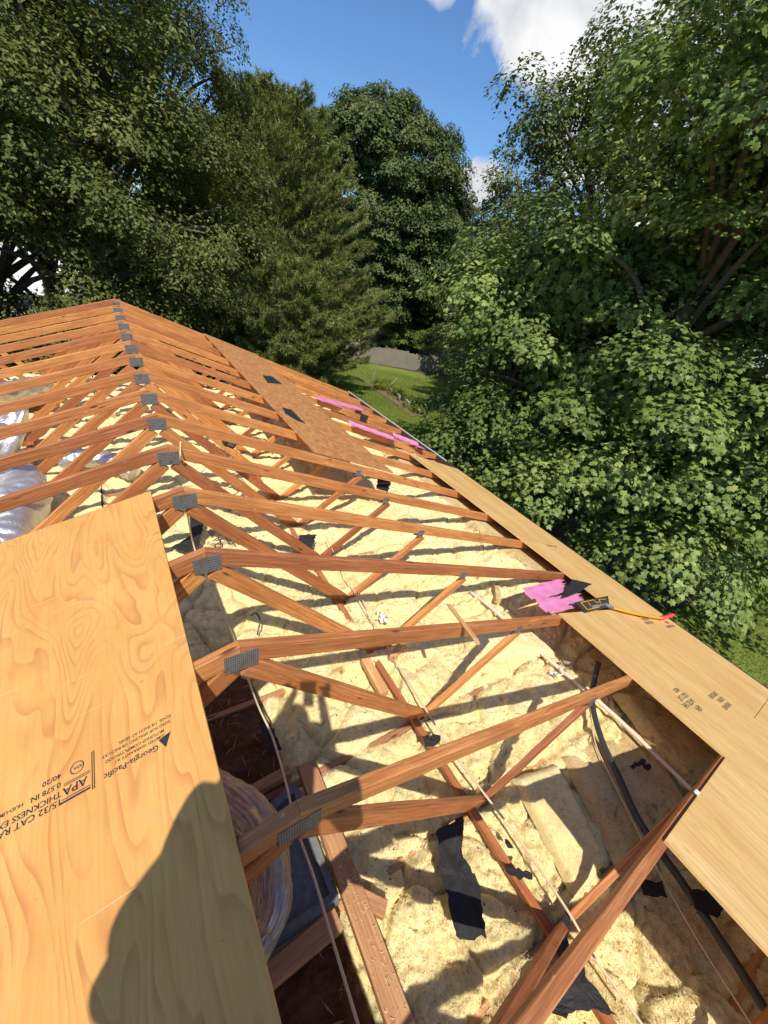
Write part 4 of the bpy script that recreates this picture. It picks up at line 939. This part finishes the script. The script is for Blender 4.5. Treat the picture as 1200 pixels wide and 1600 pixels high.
def broadleaf(name, label, cat, base, lobes, ncl, crad, nleaf, lsize, tpl, m, bark=M_BARK, r0=0.25, flat=0.55, inner=0.35, backcull=0.45, group=None, nl=40, hang=0.35, keep=None, tintb=0.0, topz=None, sep=0.0, shell=False, core=None):
    """lobes: list of (x,y,z,rx,ry,rz) world ellipsoids; clumps of leaves sit on their shells"""
    base = (base[0], base[1], float(gz(np.array(base[0]), np.array(base[1]))) - 0.1)
    t = thing(name, label, cat, base, group); bb = np.array(base)
    vol = np.array([l[3] * l[4] + l[4] * l[5] for l in lobes]); pr = vol / vol.sum(); tries = 0; cen = []; outs = []
    while len(cen) < ncl:
        l = lobes[rng.choice(len(lobes), p=pr)]; d = rng.normal(size=3); d /= np.linalg.norm(d)
        if rng.random() < inner: r = rng.uniform(0.45, 0.85)
        else: r = rng.uniform(0.86, 1.04)
        p = np.array(l[:3]) + d * np.array(l[3:]) * r
        toc = CAM - p; toc /= np.linalg.norm(toc)
        if d @ toc < -0.25 and rng.random() > backcull: continue
        if keep is not None and not keep(p): continue
        tries += 1
        if sep and tries < 30000 and cen:
            dd_ = np.array(cen) - p; dd_[:, 2] *= 1.25 if shell else 1.5
            if np.min(np.sum(dd_ * dd_, 1)) < (sep * crad)**2: continue
        cen.append(p); outs.append(d)
    cen = np.array(cen); outs = np.array(outs); R = crad * rng.uniform(0.6, 1.3, len(cen))
    cnt = np.maximum(20, (nleaf * (R / crad)**2).astype(int)); ci = np.repeat(np.arange(len(cen)), cnt); n = len(ci)
    d = rng.normal(size=(n, 3)); d[:, 2] = np.abs(d[:, 2]) * 0.9 - 0.35; d /= np.linalg.norm(d, axis=1, keepdims=True)
    d = d + outs[ci] * 0.35; d /= np.linalg.norm(d, axis=1, keepdims=True)
    rr = R[ci] * (0.55 + 0.5 * rng.random(n)**0.6)
    if shell: rr = R[ci] * np.where(rng.random(n) < 0.25, rng.uniform(0.2, 0.8, n), rng.uniform(0.82, 1.12, n)) * (1 + 0.22 * np.sin(d[:, 0] * 7 + ci) * np.sin(d[:, 1] * 8 + ci * 2.1))
    off = d * rr[:, None]; off[:, 2] *= flat
    # droop and ragged fingers
    lat = np.hypot(off[:, 0], off[:, 1]); off[:, 2] -= hang * lat**2 / np.maximum(R[ci], .1)
    fing = 1 + 0.28 * np.sin(np.arctan2(off[:, 1], off[:, 0]) * 5 + ci * 1.7); off[:, :2] *= fing[:, None]
    P = cen[ci] + off - bb
    Nn = d * 0.7 + np.array([0, 0, 0.75]) + outs[ci] * 0.3 + rng.normal(size=(n, 3)) * 0.38
    S = lsize * rng.uniform(0.65, 1.25, n)
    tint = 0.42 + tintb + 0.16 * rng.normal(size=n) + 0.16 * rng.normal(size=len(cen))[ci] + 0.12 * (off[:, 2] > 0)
    if core:       # leaves deep inside the crown, interior shade put into their darker tint
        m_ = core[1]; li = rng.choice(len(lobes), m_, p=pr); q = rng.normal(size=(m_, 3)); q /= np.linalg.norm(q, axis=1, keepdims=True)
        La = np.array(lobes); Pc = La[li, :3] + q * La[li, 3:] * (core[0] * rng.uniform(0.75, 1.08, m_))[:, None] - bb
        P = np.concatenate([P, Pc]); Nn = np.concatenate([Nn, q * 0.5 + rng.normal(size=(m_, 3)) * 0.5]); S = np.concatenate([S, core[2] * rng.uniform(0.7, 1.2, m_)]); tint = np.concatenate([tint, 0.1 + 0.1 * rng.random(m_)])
    tz = topz if topz is not None else max(l[2] + l[5] * 0.7 for l in lobes)
    limb_tubes((0, 0, 0), (np.mean([l[0] for l in lobes]) - bb[0], np.mean([l[1] for l in lobes]) - bb[1], tz - bb[2]), r0, [c - bb for c in cen], bark, t, nl)
    scatter('crown', P, Nn, S, tpl, m, t, tint)
    return t
def pine(name, label, base, h, rad, nb, m=M_PINE, bark=M_BARK, group=None, dens=1.0, lean=(0, 0), low=0.06):
    zb_ = float(gz(np.array(base[0]), np.array(base[1]))) - 0.1; t = thing(name, label, 'pine tree', (base[0], base[1], zb_), group)
    mb = MB(); top = np.array([lean[0], lean[1], h]); tp = [top * s for s in np.linspace(0, 1, 12)]; mb.tube(tp, [0.26 * (1 - s) + 0.012 for s in np.linspace(0, 1, 12)], 8)
    Pn = []; Dn = []; Tn = []
    for i in range(nb):
        s = low + (0.985 - low) * (i / nb)**0.9; a = i * 2.39996 + rng.uniform(-.3, .3)
        prof = (1 - s)**0.75 * (0.55 + 0.45 * min(1, s / 0.25)); ln = rad * prof * rng.uniform(0.65, 1.2) + 0.25
        up = 0.10 + 0.9 * s**2; dirh = np.array([math.cos(a), math.sin(a), 0])
        o_ = top * s; pts = []
        for q in range(6):
            u = q / 5; pts.append(o_ + dirh * ln * u + np.array([0, 0, ln * (up * u - 0.25 * u * (1 - u) + 0.12 * u * u)]))
        mb.tube(pts, [0.05 * (1 - s) * (1 - 0.85 * u) + 0.006 for u in np.linspace(0, 1, 6)], 5)
        # side twigs with tufts, flattened plume
        nt_ = int(26 * ln / rad * dens * 3) + 6
        u = rng.uniform(0.25, 1.0, nt_)**0.8; side = rng.uniform(-1, 1, nt_) * (0.42 * ln * (1.15 - u) + 0.10)
        perp = np.array([-math.sin(a), math.cos(a), 0])
        B = o_ + dirh * ln * u[:, None] + perp * side[:, None]; B[:, 2] += ln * (up * u - 0.25 * u * (1 - u) + 0.12 * u * u) + 0.10 * np.abs(side) + rng.uniform(-.05, .12, nt_)
        td = dirh * 0.8 + perp * np.sign(side)[:, None] * 0.5 + np.array([0, 0, 0.45]) + rng.normal(size=(nt_, 3)) * 0.25
        K = 40; bi = np.repeat(np.arange(nt_), K); tdn = td / np.linalg.norm(td, axis=1, keepdims=True)
        along = rng.uniform(-0.16, 0.10, len(bi)); Pn.append(B[bi] + tdn[bi] * along[:, None]); dd = tdn[bi] * 0.8 + rng.normal(size=(len(bi), 3)) * 0.55; Dn.append(dd)
        Tn.append(0.35 + 0.12 * rng.normal(size=len(bi)) + 0.14 * rng.normal(size=nt_)[bi])
    mb.build('trunk', bark, t, True)
    P = np.concatenate(Pn); D = np.concatenate(Dn); tn = np.concatenate(Tn); D /= np.linalg.norm(D, axis=1, keepdims=True)
    Nn = rng.normal(size=D.shape) * 0.6 + np.array([0, 0, 0.9]); Nn -= D * np.sum(Nn * D, 1, keepdims=True); scatter('crown', P, Nn, rng.uniform(0.11, 0.19, len(P)) * 1.25, 'needle', m, t, tn, up=D)
    return t
def pol(azd, D): return (CAM[0] + D * math.sin(math.radians(azd)), CAM[1] + D * math.cos(math.radians(azd)))

# ---- near maples on the right
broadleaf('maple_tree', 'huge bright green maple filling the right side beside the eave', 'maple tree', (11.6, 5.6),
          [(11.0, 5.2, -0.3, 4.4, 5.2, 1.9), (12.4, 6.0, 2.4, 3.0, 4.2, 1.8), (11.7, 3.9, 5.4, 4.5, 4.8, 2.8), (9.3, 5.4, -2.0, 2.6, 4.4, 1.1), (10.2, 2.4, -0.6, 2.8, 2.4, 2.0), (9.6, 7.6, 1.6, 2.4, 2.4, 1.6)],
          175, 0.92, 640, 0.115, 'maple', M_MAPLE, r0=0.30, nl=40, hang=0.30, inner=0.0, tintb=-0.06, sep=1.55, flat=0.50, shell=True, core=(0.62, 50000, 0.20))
x, y = pol(50.0, 12.6)
broadleaf('maple_tree', 'smaller maple whose boughs hang down to the far eave beside the lawn', 'maple tree', (x, y),
          [(x, y, -1.9, 1.7, 1.8, 1.3), (x - .2, y - .6, -2.9, 1.7, 1.8, 0.8), (x + .6, y + .4, 0.2, 1.6, 1.7, 1.3)],
          40, 0.70, 480, 0.11, 'maple', M_MAPLE, r0=0.18, nl=30, inner=0.0, tintb=0.0, sep=1.4, hang=0.3, flat=0.5, shell=True, core=(0.6, 7000, 0.17))
# tall oak behind the near maple, drooping side branch against the cloud
x, y = pol(57.5, 19)
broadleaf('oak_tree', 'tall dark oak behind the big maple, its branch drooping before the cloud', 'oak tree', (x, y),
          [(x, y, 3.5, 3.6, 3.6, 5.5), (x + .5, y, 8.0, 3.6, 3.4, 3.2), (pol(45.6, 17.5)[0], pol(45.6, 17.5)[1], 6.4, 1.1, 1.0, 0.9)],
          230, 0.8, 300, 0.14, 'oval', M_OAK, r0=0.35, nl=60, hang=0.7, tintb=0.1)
x, y = pol(44.3, 24)
broadleaf('oak_tree', 'smaller oak crown standing clear against the sky left of the big maple', 'oak tree', (x, y),
          [(x, y, 4.9, 1.9, 1.9, 1.9), (x + 1.4, y - .4, 2.2, 2.3, 2.2, 2.6), (x + 1.6, y - 1, -0.6, 2.2, 2.2, 2.6)], 130, 0.65, 240, 0.15, 'oval', M_OAK, r0=0.22, nl=40, hang=0.5, tintb=0.14)
for azd, D, ztop, lab in ((43.6, 40, 6.8, 'light green tree behind the lawn between the oak and the maples'), (38.9, 52, 8.5, 'loose crowned tree beside the round oak with sky showing through'), (48, 31, 7, 'tree mostly hidden behind the smaller oak')):
    x, y = pol(azd, D)
    broadleaf('shade_tree', lab, 'tree', (x, y), [(x, y, ztop - 3, 2.6, 2.6, 3.0), (x - .3, y, ztop - 7.5, 3.0, 2.6, 4.0), (x + .8, y - 1, ztop - 11, 2.4, 2.2, 3.0)], 150, 0.8, 150, 0.20, 'quad', M_OAK, r0=0.2, nl=35, tintb=0.15)
# ---- round oak behind the fence
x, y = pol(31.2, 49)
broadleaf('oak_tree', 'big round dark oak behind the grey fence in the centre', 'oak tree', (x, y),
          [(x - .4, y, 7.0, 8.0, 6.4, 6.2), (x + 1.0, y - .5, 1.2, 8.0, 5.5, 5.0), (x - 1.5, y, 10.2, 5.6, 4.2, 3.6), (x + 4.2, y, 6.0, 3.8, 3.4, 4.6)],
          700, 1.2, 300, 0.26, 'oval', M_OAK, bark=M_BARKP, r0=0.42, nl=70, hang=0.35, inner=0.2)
# woodland edge: trunks and low leaves behind the fence
for i, (azd, D, ztop) in enumerate(((24.5, 52, 5.5), (27, 58, 4.5), (34.5, 52, 1.6), (36.8, 54, 5), (40.5, 51, 6), (44, 49, 7), (22, 48, 7), (30, 60, 6), (48, 48, 7), (53, 42, 8), (59, 38, 9), (66, 34, 9), (74, 32, 8), (82, 30, 7), (90, 30, 6))):
    x, y = pol(azd, D)
    broadleaf('woodland_tree', 'woodland tree at the back of the yard, ' + ['first', 'second', 'third', 'fourth', 'fifth', 'sixth', 'seventh', 'eighth', 'ninth', 'tenth', 'eleventh', 'twelfth', 'thirteenth', 'fourteenth', 'fifteenth'][i] + ' along the wood edge', 'tree', (x, y),
              [(x, y, ztop - 3, 3.2, 2.6, 3.4), (x, y, ztop - 8, 3.4, 2.6, 3.6)], 75, 1.1, 120, 0.30, 'quad', M_OAK, bark=M_BARKP, r0=0.18, nl=16, group='woodland trees behind the fence', tintb=0.02)
# ---- pines
pine('pine_tree', 'feathery white pine with pale twin tips left of the round oak', pol(18.0, 22.5), 11.0, 6.8, 240, dens=1.45)
pine('pine_tree', 'second white pine leaning behind the first one, to its left', pol(12.6, 22), 9.4, 4.2, 170, dens=1.2)
pine('pine_tree', 'low bushy pine right beside the far gable corner', pol(20.3, 18.0), 5.2, 2.9, 120, dens=1.3, low=0.02)
pine('pine_tree', 'mid-sized pine in front of the left trees, just over the ridge', pol(10.0, 19.5), 7.4, 3.8, 150, dens=1.2)
# ---- left broadleaf wall
LT = [(-8.5, 17.5, 16, 'largest dark linden at the left edge behind the gable'), (-0.2, 17.0, 15.5, 'dark linden right above the far roof peak'), (7.6, 21, 17.5, 'tall linden whose thin crown reaches the top of the photo left of the pines'),
      (-4, 24, 17, 'taller linden behind the roof peak'), (-17, 17, 15, 'linden outside the left edge of the photo'), (2.5, 27, 16, 'linden in the second row above the ridge')]
def gap(p):        # the opening in the branches that shows the neighbour's roof
    v = p - CAM; return math.hypot(math.degrees(math.atan2(v[0], v[1])) + 4.6, math.degrees(math.atan2(v[2], math.hypot(v[0], v[1]))) + 6.3) > 3.6
for i, (azd, D, hh, lab) in enumerate(LT):
    x, y = pol(azd, D); zt = -4.6 + hh
    if i == 2: lb = [(x, y, zt - 2.2, 1.6, 1.6, 2.6), (x, y, zt - 6.6, 2.6, 2.6, 3.4), (x, y, zt - 11.5, 2.8, 2.6, 3.0)]
    else: lb = [(x, y, zt - 4, 3.6, 3.4, 4.2), (x + .6, y - .5, zt - 9.2, 4.0, 3.6, 3.6), (x - .5, y, zt - 12.2, 3.4, 3.2, 2.4)]
    broadleaf('linden_tree', lab, 'linden tree', (x, y), lb, 240 if i != 2 else 150, 0.85, 400, 0.105, 'oval', M_LEFT, r0=0.3, nl=50, hang=0.55, inner=0.3, tintb=0.02 + 0.03 * (i % 3), group='lindens behind the far gable', keep=gap)
# shrubs low behind gable
for i, (azd, D) in enumerate(((-9, 14.5), (12.5, 15.5), (22.0, 27), (34.5, 46.5), (38.5, 46))):
    x, y = pol(azd, D); zg = float(gz(np.array(x), np.array(y)))
    broadleaf('shrub', ['leafy shrub at the left edge below the lindens', 'leafy shrub behind the far gable slope', 'low shrub beside the pine at the lawn edge', 'pale green sapling in front of the fence', 'second sapling leaning over the fence'][i], 'shrub', (x, y), [(x, y, zg + (1.4 if i < 3 else 2.3), 1.5, 1.4, 1.3)], 26, 0.5, 150, 0.12, 'oval', M_LEFT if i < 2 else M_MAPLE, r0=0.06, nl=12)
# garden plants
gp = []
for i in range(9):
    q = g0[:2] + gd_ * gl * rnd.uniform(0.0, 0.9) + gn * rnd.uniform(-0.3, 1.0); zg = float(gz(np.array(q[0]), np.array(q[1])))
    n = 90; P = rng.normal(size=(n, 3)) * (0.16, 0.16, 0.12); P[:, 2] = np.abs(P[:, 2]); D_ = P * 1.0 + (0, 0, 0.35)
    t = thing('garden_plant', 'clump of garden greenery in the bed, ' + ['tallest clump', 'clump by the leaning stake', 'clump at the far end', 'clump at the near end', 'pale clump', 'spreading clump', 'narrow clump', 'clump by the edging', 'small clump'][i], 'plant', (q[0], q[1], zg), 'garden plants in the bed')
    scatter('leaves', P * (1, 1, .4), np.cross(D_, rng.normal(size=(n, 3))), rng.uniform(0.35, 0.6, n), 'needle' if i % 2 else 'oval', M_GRASSB, t, rng.uniform(0, 1, n), up=D_)

# ---- neighbour's pale roof glimpsed through the left trees
nb_ = pol(-4.0, 36); nh = thing('neighbour_house', 'neighbouring house with a pale roof glimpsed through the left trees', 'house', (nb_[0], nb_[1], -6.2))
m = MB(); m.box(-6, 6, -4, 4, 0, 2.8); m.build('wall', M_SIDE, nh)
m = MB(); m.add([(-6.5, -4.5, 2.7), (6.5, -4.5, 2.7), (6.5, 0, 4.6), (-6.5, 0, 4.6), (-6.5, 4.5, 2.7), (6.5, 4.5, 2.7)], [(0, 1, 2, 3), (3, 2, 5, 4), (0, 3, 4), (1, 5, 2)]); m.build('roof', M_WPAINT, nh)

# ---- lawn grass blades
def grass():
    n = 90000; u = rng.random(n); D = 8 + 30 * u**1.0; a = np.radians(rng.uniform(16, 46, n)); x = CAM[0] + D * np.sin(a); y = CAM[1] + D * np.cos(a)
    n2 = 20000; x = np.concatenate([x, rng.uniform(5.2, 14, n2)]); y = np.concatenate([y, rng.uniform(-3, 3.5, n2)])
    kz = gz(x, y); ok = ~((np.abs(x) < 5) & (y < 9.6)); x, y, kz = x[ok], y[ok], kz[ok]
    P = np.stack([x, y, kz], -1); D_ = rng.normal(size=P.shape) * 0.5 + (0, 0, 1.0)
    o_ = scatter('grass', P, np.cross(D_, rng.normal(size=P.shape)), rng.uniform(0.05, 0.13, len(P)) * 1.1, 'needle', M_GRASSB, None, 0.5 + 0.25 * rng.normal(size=len(P)), up=D_); o_['kind'] = 'stuff'
grass()

# loose fibres on the insulation
def fibres():
    n = 150000; x = 0.3 + 3.1 * rng.random(n); y = -0.5 + 5.5 * rng.random(n)**1.4; z = -1.335 + near_h(x, y) + 0.002
    D_ = rng.normal(size=(n, 3)) * (1, 1, 0.45) + (0, 0, 0.25)
    o_ = scatter('loose_fibres', np.stack([x, y, z], -1), np.cross(D_, rng.normal(size=(n, 3))), rng.uniform(0.010, 0.032, n), 'needle', M_FIB, None, rng.random(n), up=D_)
    o_['kind'] = 'stuff'; o_['label'] = 'loose glass fibres standing up from the insulation'; o_['category'] = 'fibres'
M_FIB = m_leaf('glass_fibre', (0.70, 0.52, 0.22), (0.95, 0.85, 0.55), (1.0, 0.95, 0.75), 0.3, 0.7)
fibres()

# ------------------------------------------------------------------ photographer behind the camera
def person():
    px_, py_ = -0.52, -0.13; zf = -T * 0.46 + 0.014 + 0.0
    t = thing('person', 'person in grey shirt and jeans standing on the plywood, holding up a phone', 'person', (px_, py_, zf)); o0 = np.array([px_, py_, zf])
    def skin(name, pts, edges, rad, m):
        me = bpy.data.meshes.new(name); me.from_pydata(pts, edges, []); ob = bpy.data.objects.new(name, me); C.objects.link(ob)
        sk = ob.modifiers.new('s', 'SKIN'); lay = me.skin_vertices[0].data if me.skin_vertices else None
        if lay is None: return ob
        for i, r in enumerate(rad): lay[i].radius = (r, r) if not isinstance(r, tuple) else r
        lay[0].use_root = True
        ob.modifiers.new('d', 'SUBSURF').levels = 2; dg = bpy.context.evaluated_depsgraph_get(); dg.update()
        me2 = bpy.data.meshes.new_from_object(ob.evaluated_get(dg)); bpy.data.objects.remove(ob); me2.materials.clear(); me2.materials.append(m)
        me2.polygons.foreach_set('use_smooth', [True] * len(me2.polygons)); o_ = bpy.data.objects.new(name, me2); C.objects.link(o_); o_.parent = t; return o_
    cl = Vector(CAM - o0)                       # the phone position relative to the feet
    bk, rt = Vector([CR[i][2] for i in range(3)]), Vector([CR[i][0] for i in range(3)])
    hl, hr = cl + bk * 0.045 - rt * 0.085, cl + bk * 0.045 + rt * 0.085
    pts = [(-.04, .02, .93), (-.02, 0, 1.10), (0, 0.0, 1.28), (0, -0.02, 1.40), (0, -0.03, 1.47), (0, -0.01, 1.57), (0, 0, 1.66),
           (-.20, -.02, 1.38), (-.33, -.03, 1.05), tuple(hl), (.20, -.02, 1.38), (.27, -.12, 1.13), tuple(hr),
           (-.11, 0, .88), (-.14, .03, .48), (-.16, 0, .07), (-.17, .14, .035), (.11, 0, .88), (.13, .03, .48), (.15, 0, .05), (.16, .14, .015)]
    ed = [(0, 1), (1, 2), (2, 3), (3, 4), (4, 5), (5, 6), (3, 7), (7, 8), (8, 9), (3, 10), (10, 11), (11, 12), (0, 13), (13, 14), (14, 15), (15, 16), (0, 17), (17, 18), (18, 19), (19, 20)]
    rad = [.15, .14, .16, .12, .055, .085, .075, .065, .045, .028, .065, .045, .028, .095, .062, .042, .035, .095, .062, .042, .035]
    try: skin('body', pts, ed, rad, M_SKIN)
    except Exception as e: print('skin', e)
    # clothes follow the body a little outside it
    try:
        skin('shirt', [(-.11, .02, .80), (-.07, .0, 1.05), (0, 0, 1.28), (0, -.02, 1.39), (-.20, -.02, 1.37), (-.32, -.01, 1.14), (.20, -.02, 1.37), (.24, -.07, 1.25)], [(0, 1), (1, 2), (2, 3), (3, 4), (4, 5), (3, 6), (6, 7)], [.21, .195, .18, .115, .082, .07, .082, .07], M_SHIRT)
        skin('trousers', [(-.04, .02, .95), (-.17, .03, .84), (-.17, .03, .48), (-.16, 0, .10), (.11, 0, .86), (.13, .03, .48), (.15, 0, .10)], [(0, 1), (1, 2), (2, 3), (0, 4), (4, 5), (5, 6)], [.16, .108, .078, .068, .108, .078, .068], M_JEANS)
    except Exception as e: print('skin', e)
    m = MB(); 
    for s in (-1, 1):
        m.tube([(s * .155, -.07, .03), (s * .16, .05, .035), (s * .17, .18, .025)], [.045, .048, .03], 10)
    m.build('shoes', M_BLACKP, t, True)
    for s, h in ((-1, hl), (1, hr)):           # fingers wrapped behind the phone edge
        for i in range(4):
            m = MB(); a = np.array(h) + (0, 0.0, -0.03 + 0.021 * i); b3 = np.array(bk); r3 = np.array(rt); m.tube(smooth_path([a, a + s * .018 * r3 + .004 * b3, a + s * .012 * r3 - .02 * b3, a - s * .004 * r3 - .028 * b3], 3), [.010] * 10, 6); m.build('finger', M_SKIN, t, True)
        m = MB(); a = np.array(h); m.tube([a, a - s * .012 * np.array(rt) + (0, 0, .02), a - s * .03 * np.array(rt) + (0, 0, .03)], [.013, .011, .009], 6); m.build('thumb', M_SKIN, t, True)
    hv = []; hf = []; 
    for i in range(9):
        th = math.pi * 0.62 * i / 8
        for j in range(16):
            ph = 2 * math.pi * j / 16; hv.append((0.092 * math.sin(th) * math.cos(ph), -0.015 + 0.102 * math.sin(th) * math.sin(ph) - .012, 1.615 + 0.115 * math.cos(th)))
    for i in range(8):
        for j in range(16): hf.append((i * 16 + j, i * 16 + (j + 1) % 16, (i + 1) * 16 + (j + 1) % 16, (i + 1) * 16 + j))
    obj('hair', hv, hf, M_HAIR, t, True)
    # phone just behind the lens
    back = Vector((CR[0][2], CR[1][2], CR[2][2])); ph = thing('phone', 'dark phone held in both hands at the taking position', 'phone', tuple(CAM + 0.014 * np.array(back)))
    m = MB(); m.box(-0.037, 0.037, -0.12, 0.035, 0.0, 0.009); b_ = m.build('phone_body', M_GLASS, ph); ph.rotation_euler = cam.matrix_world.to_euler()
person()
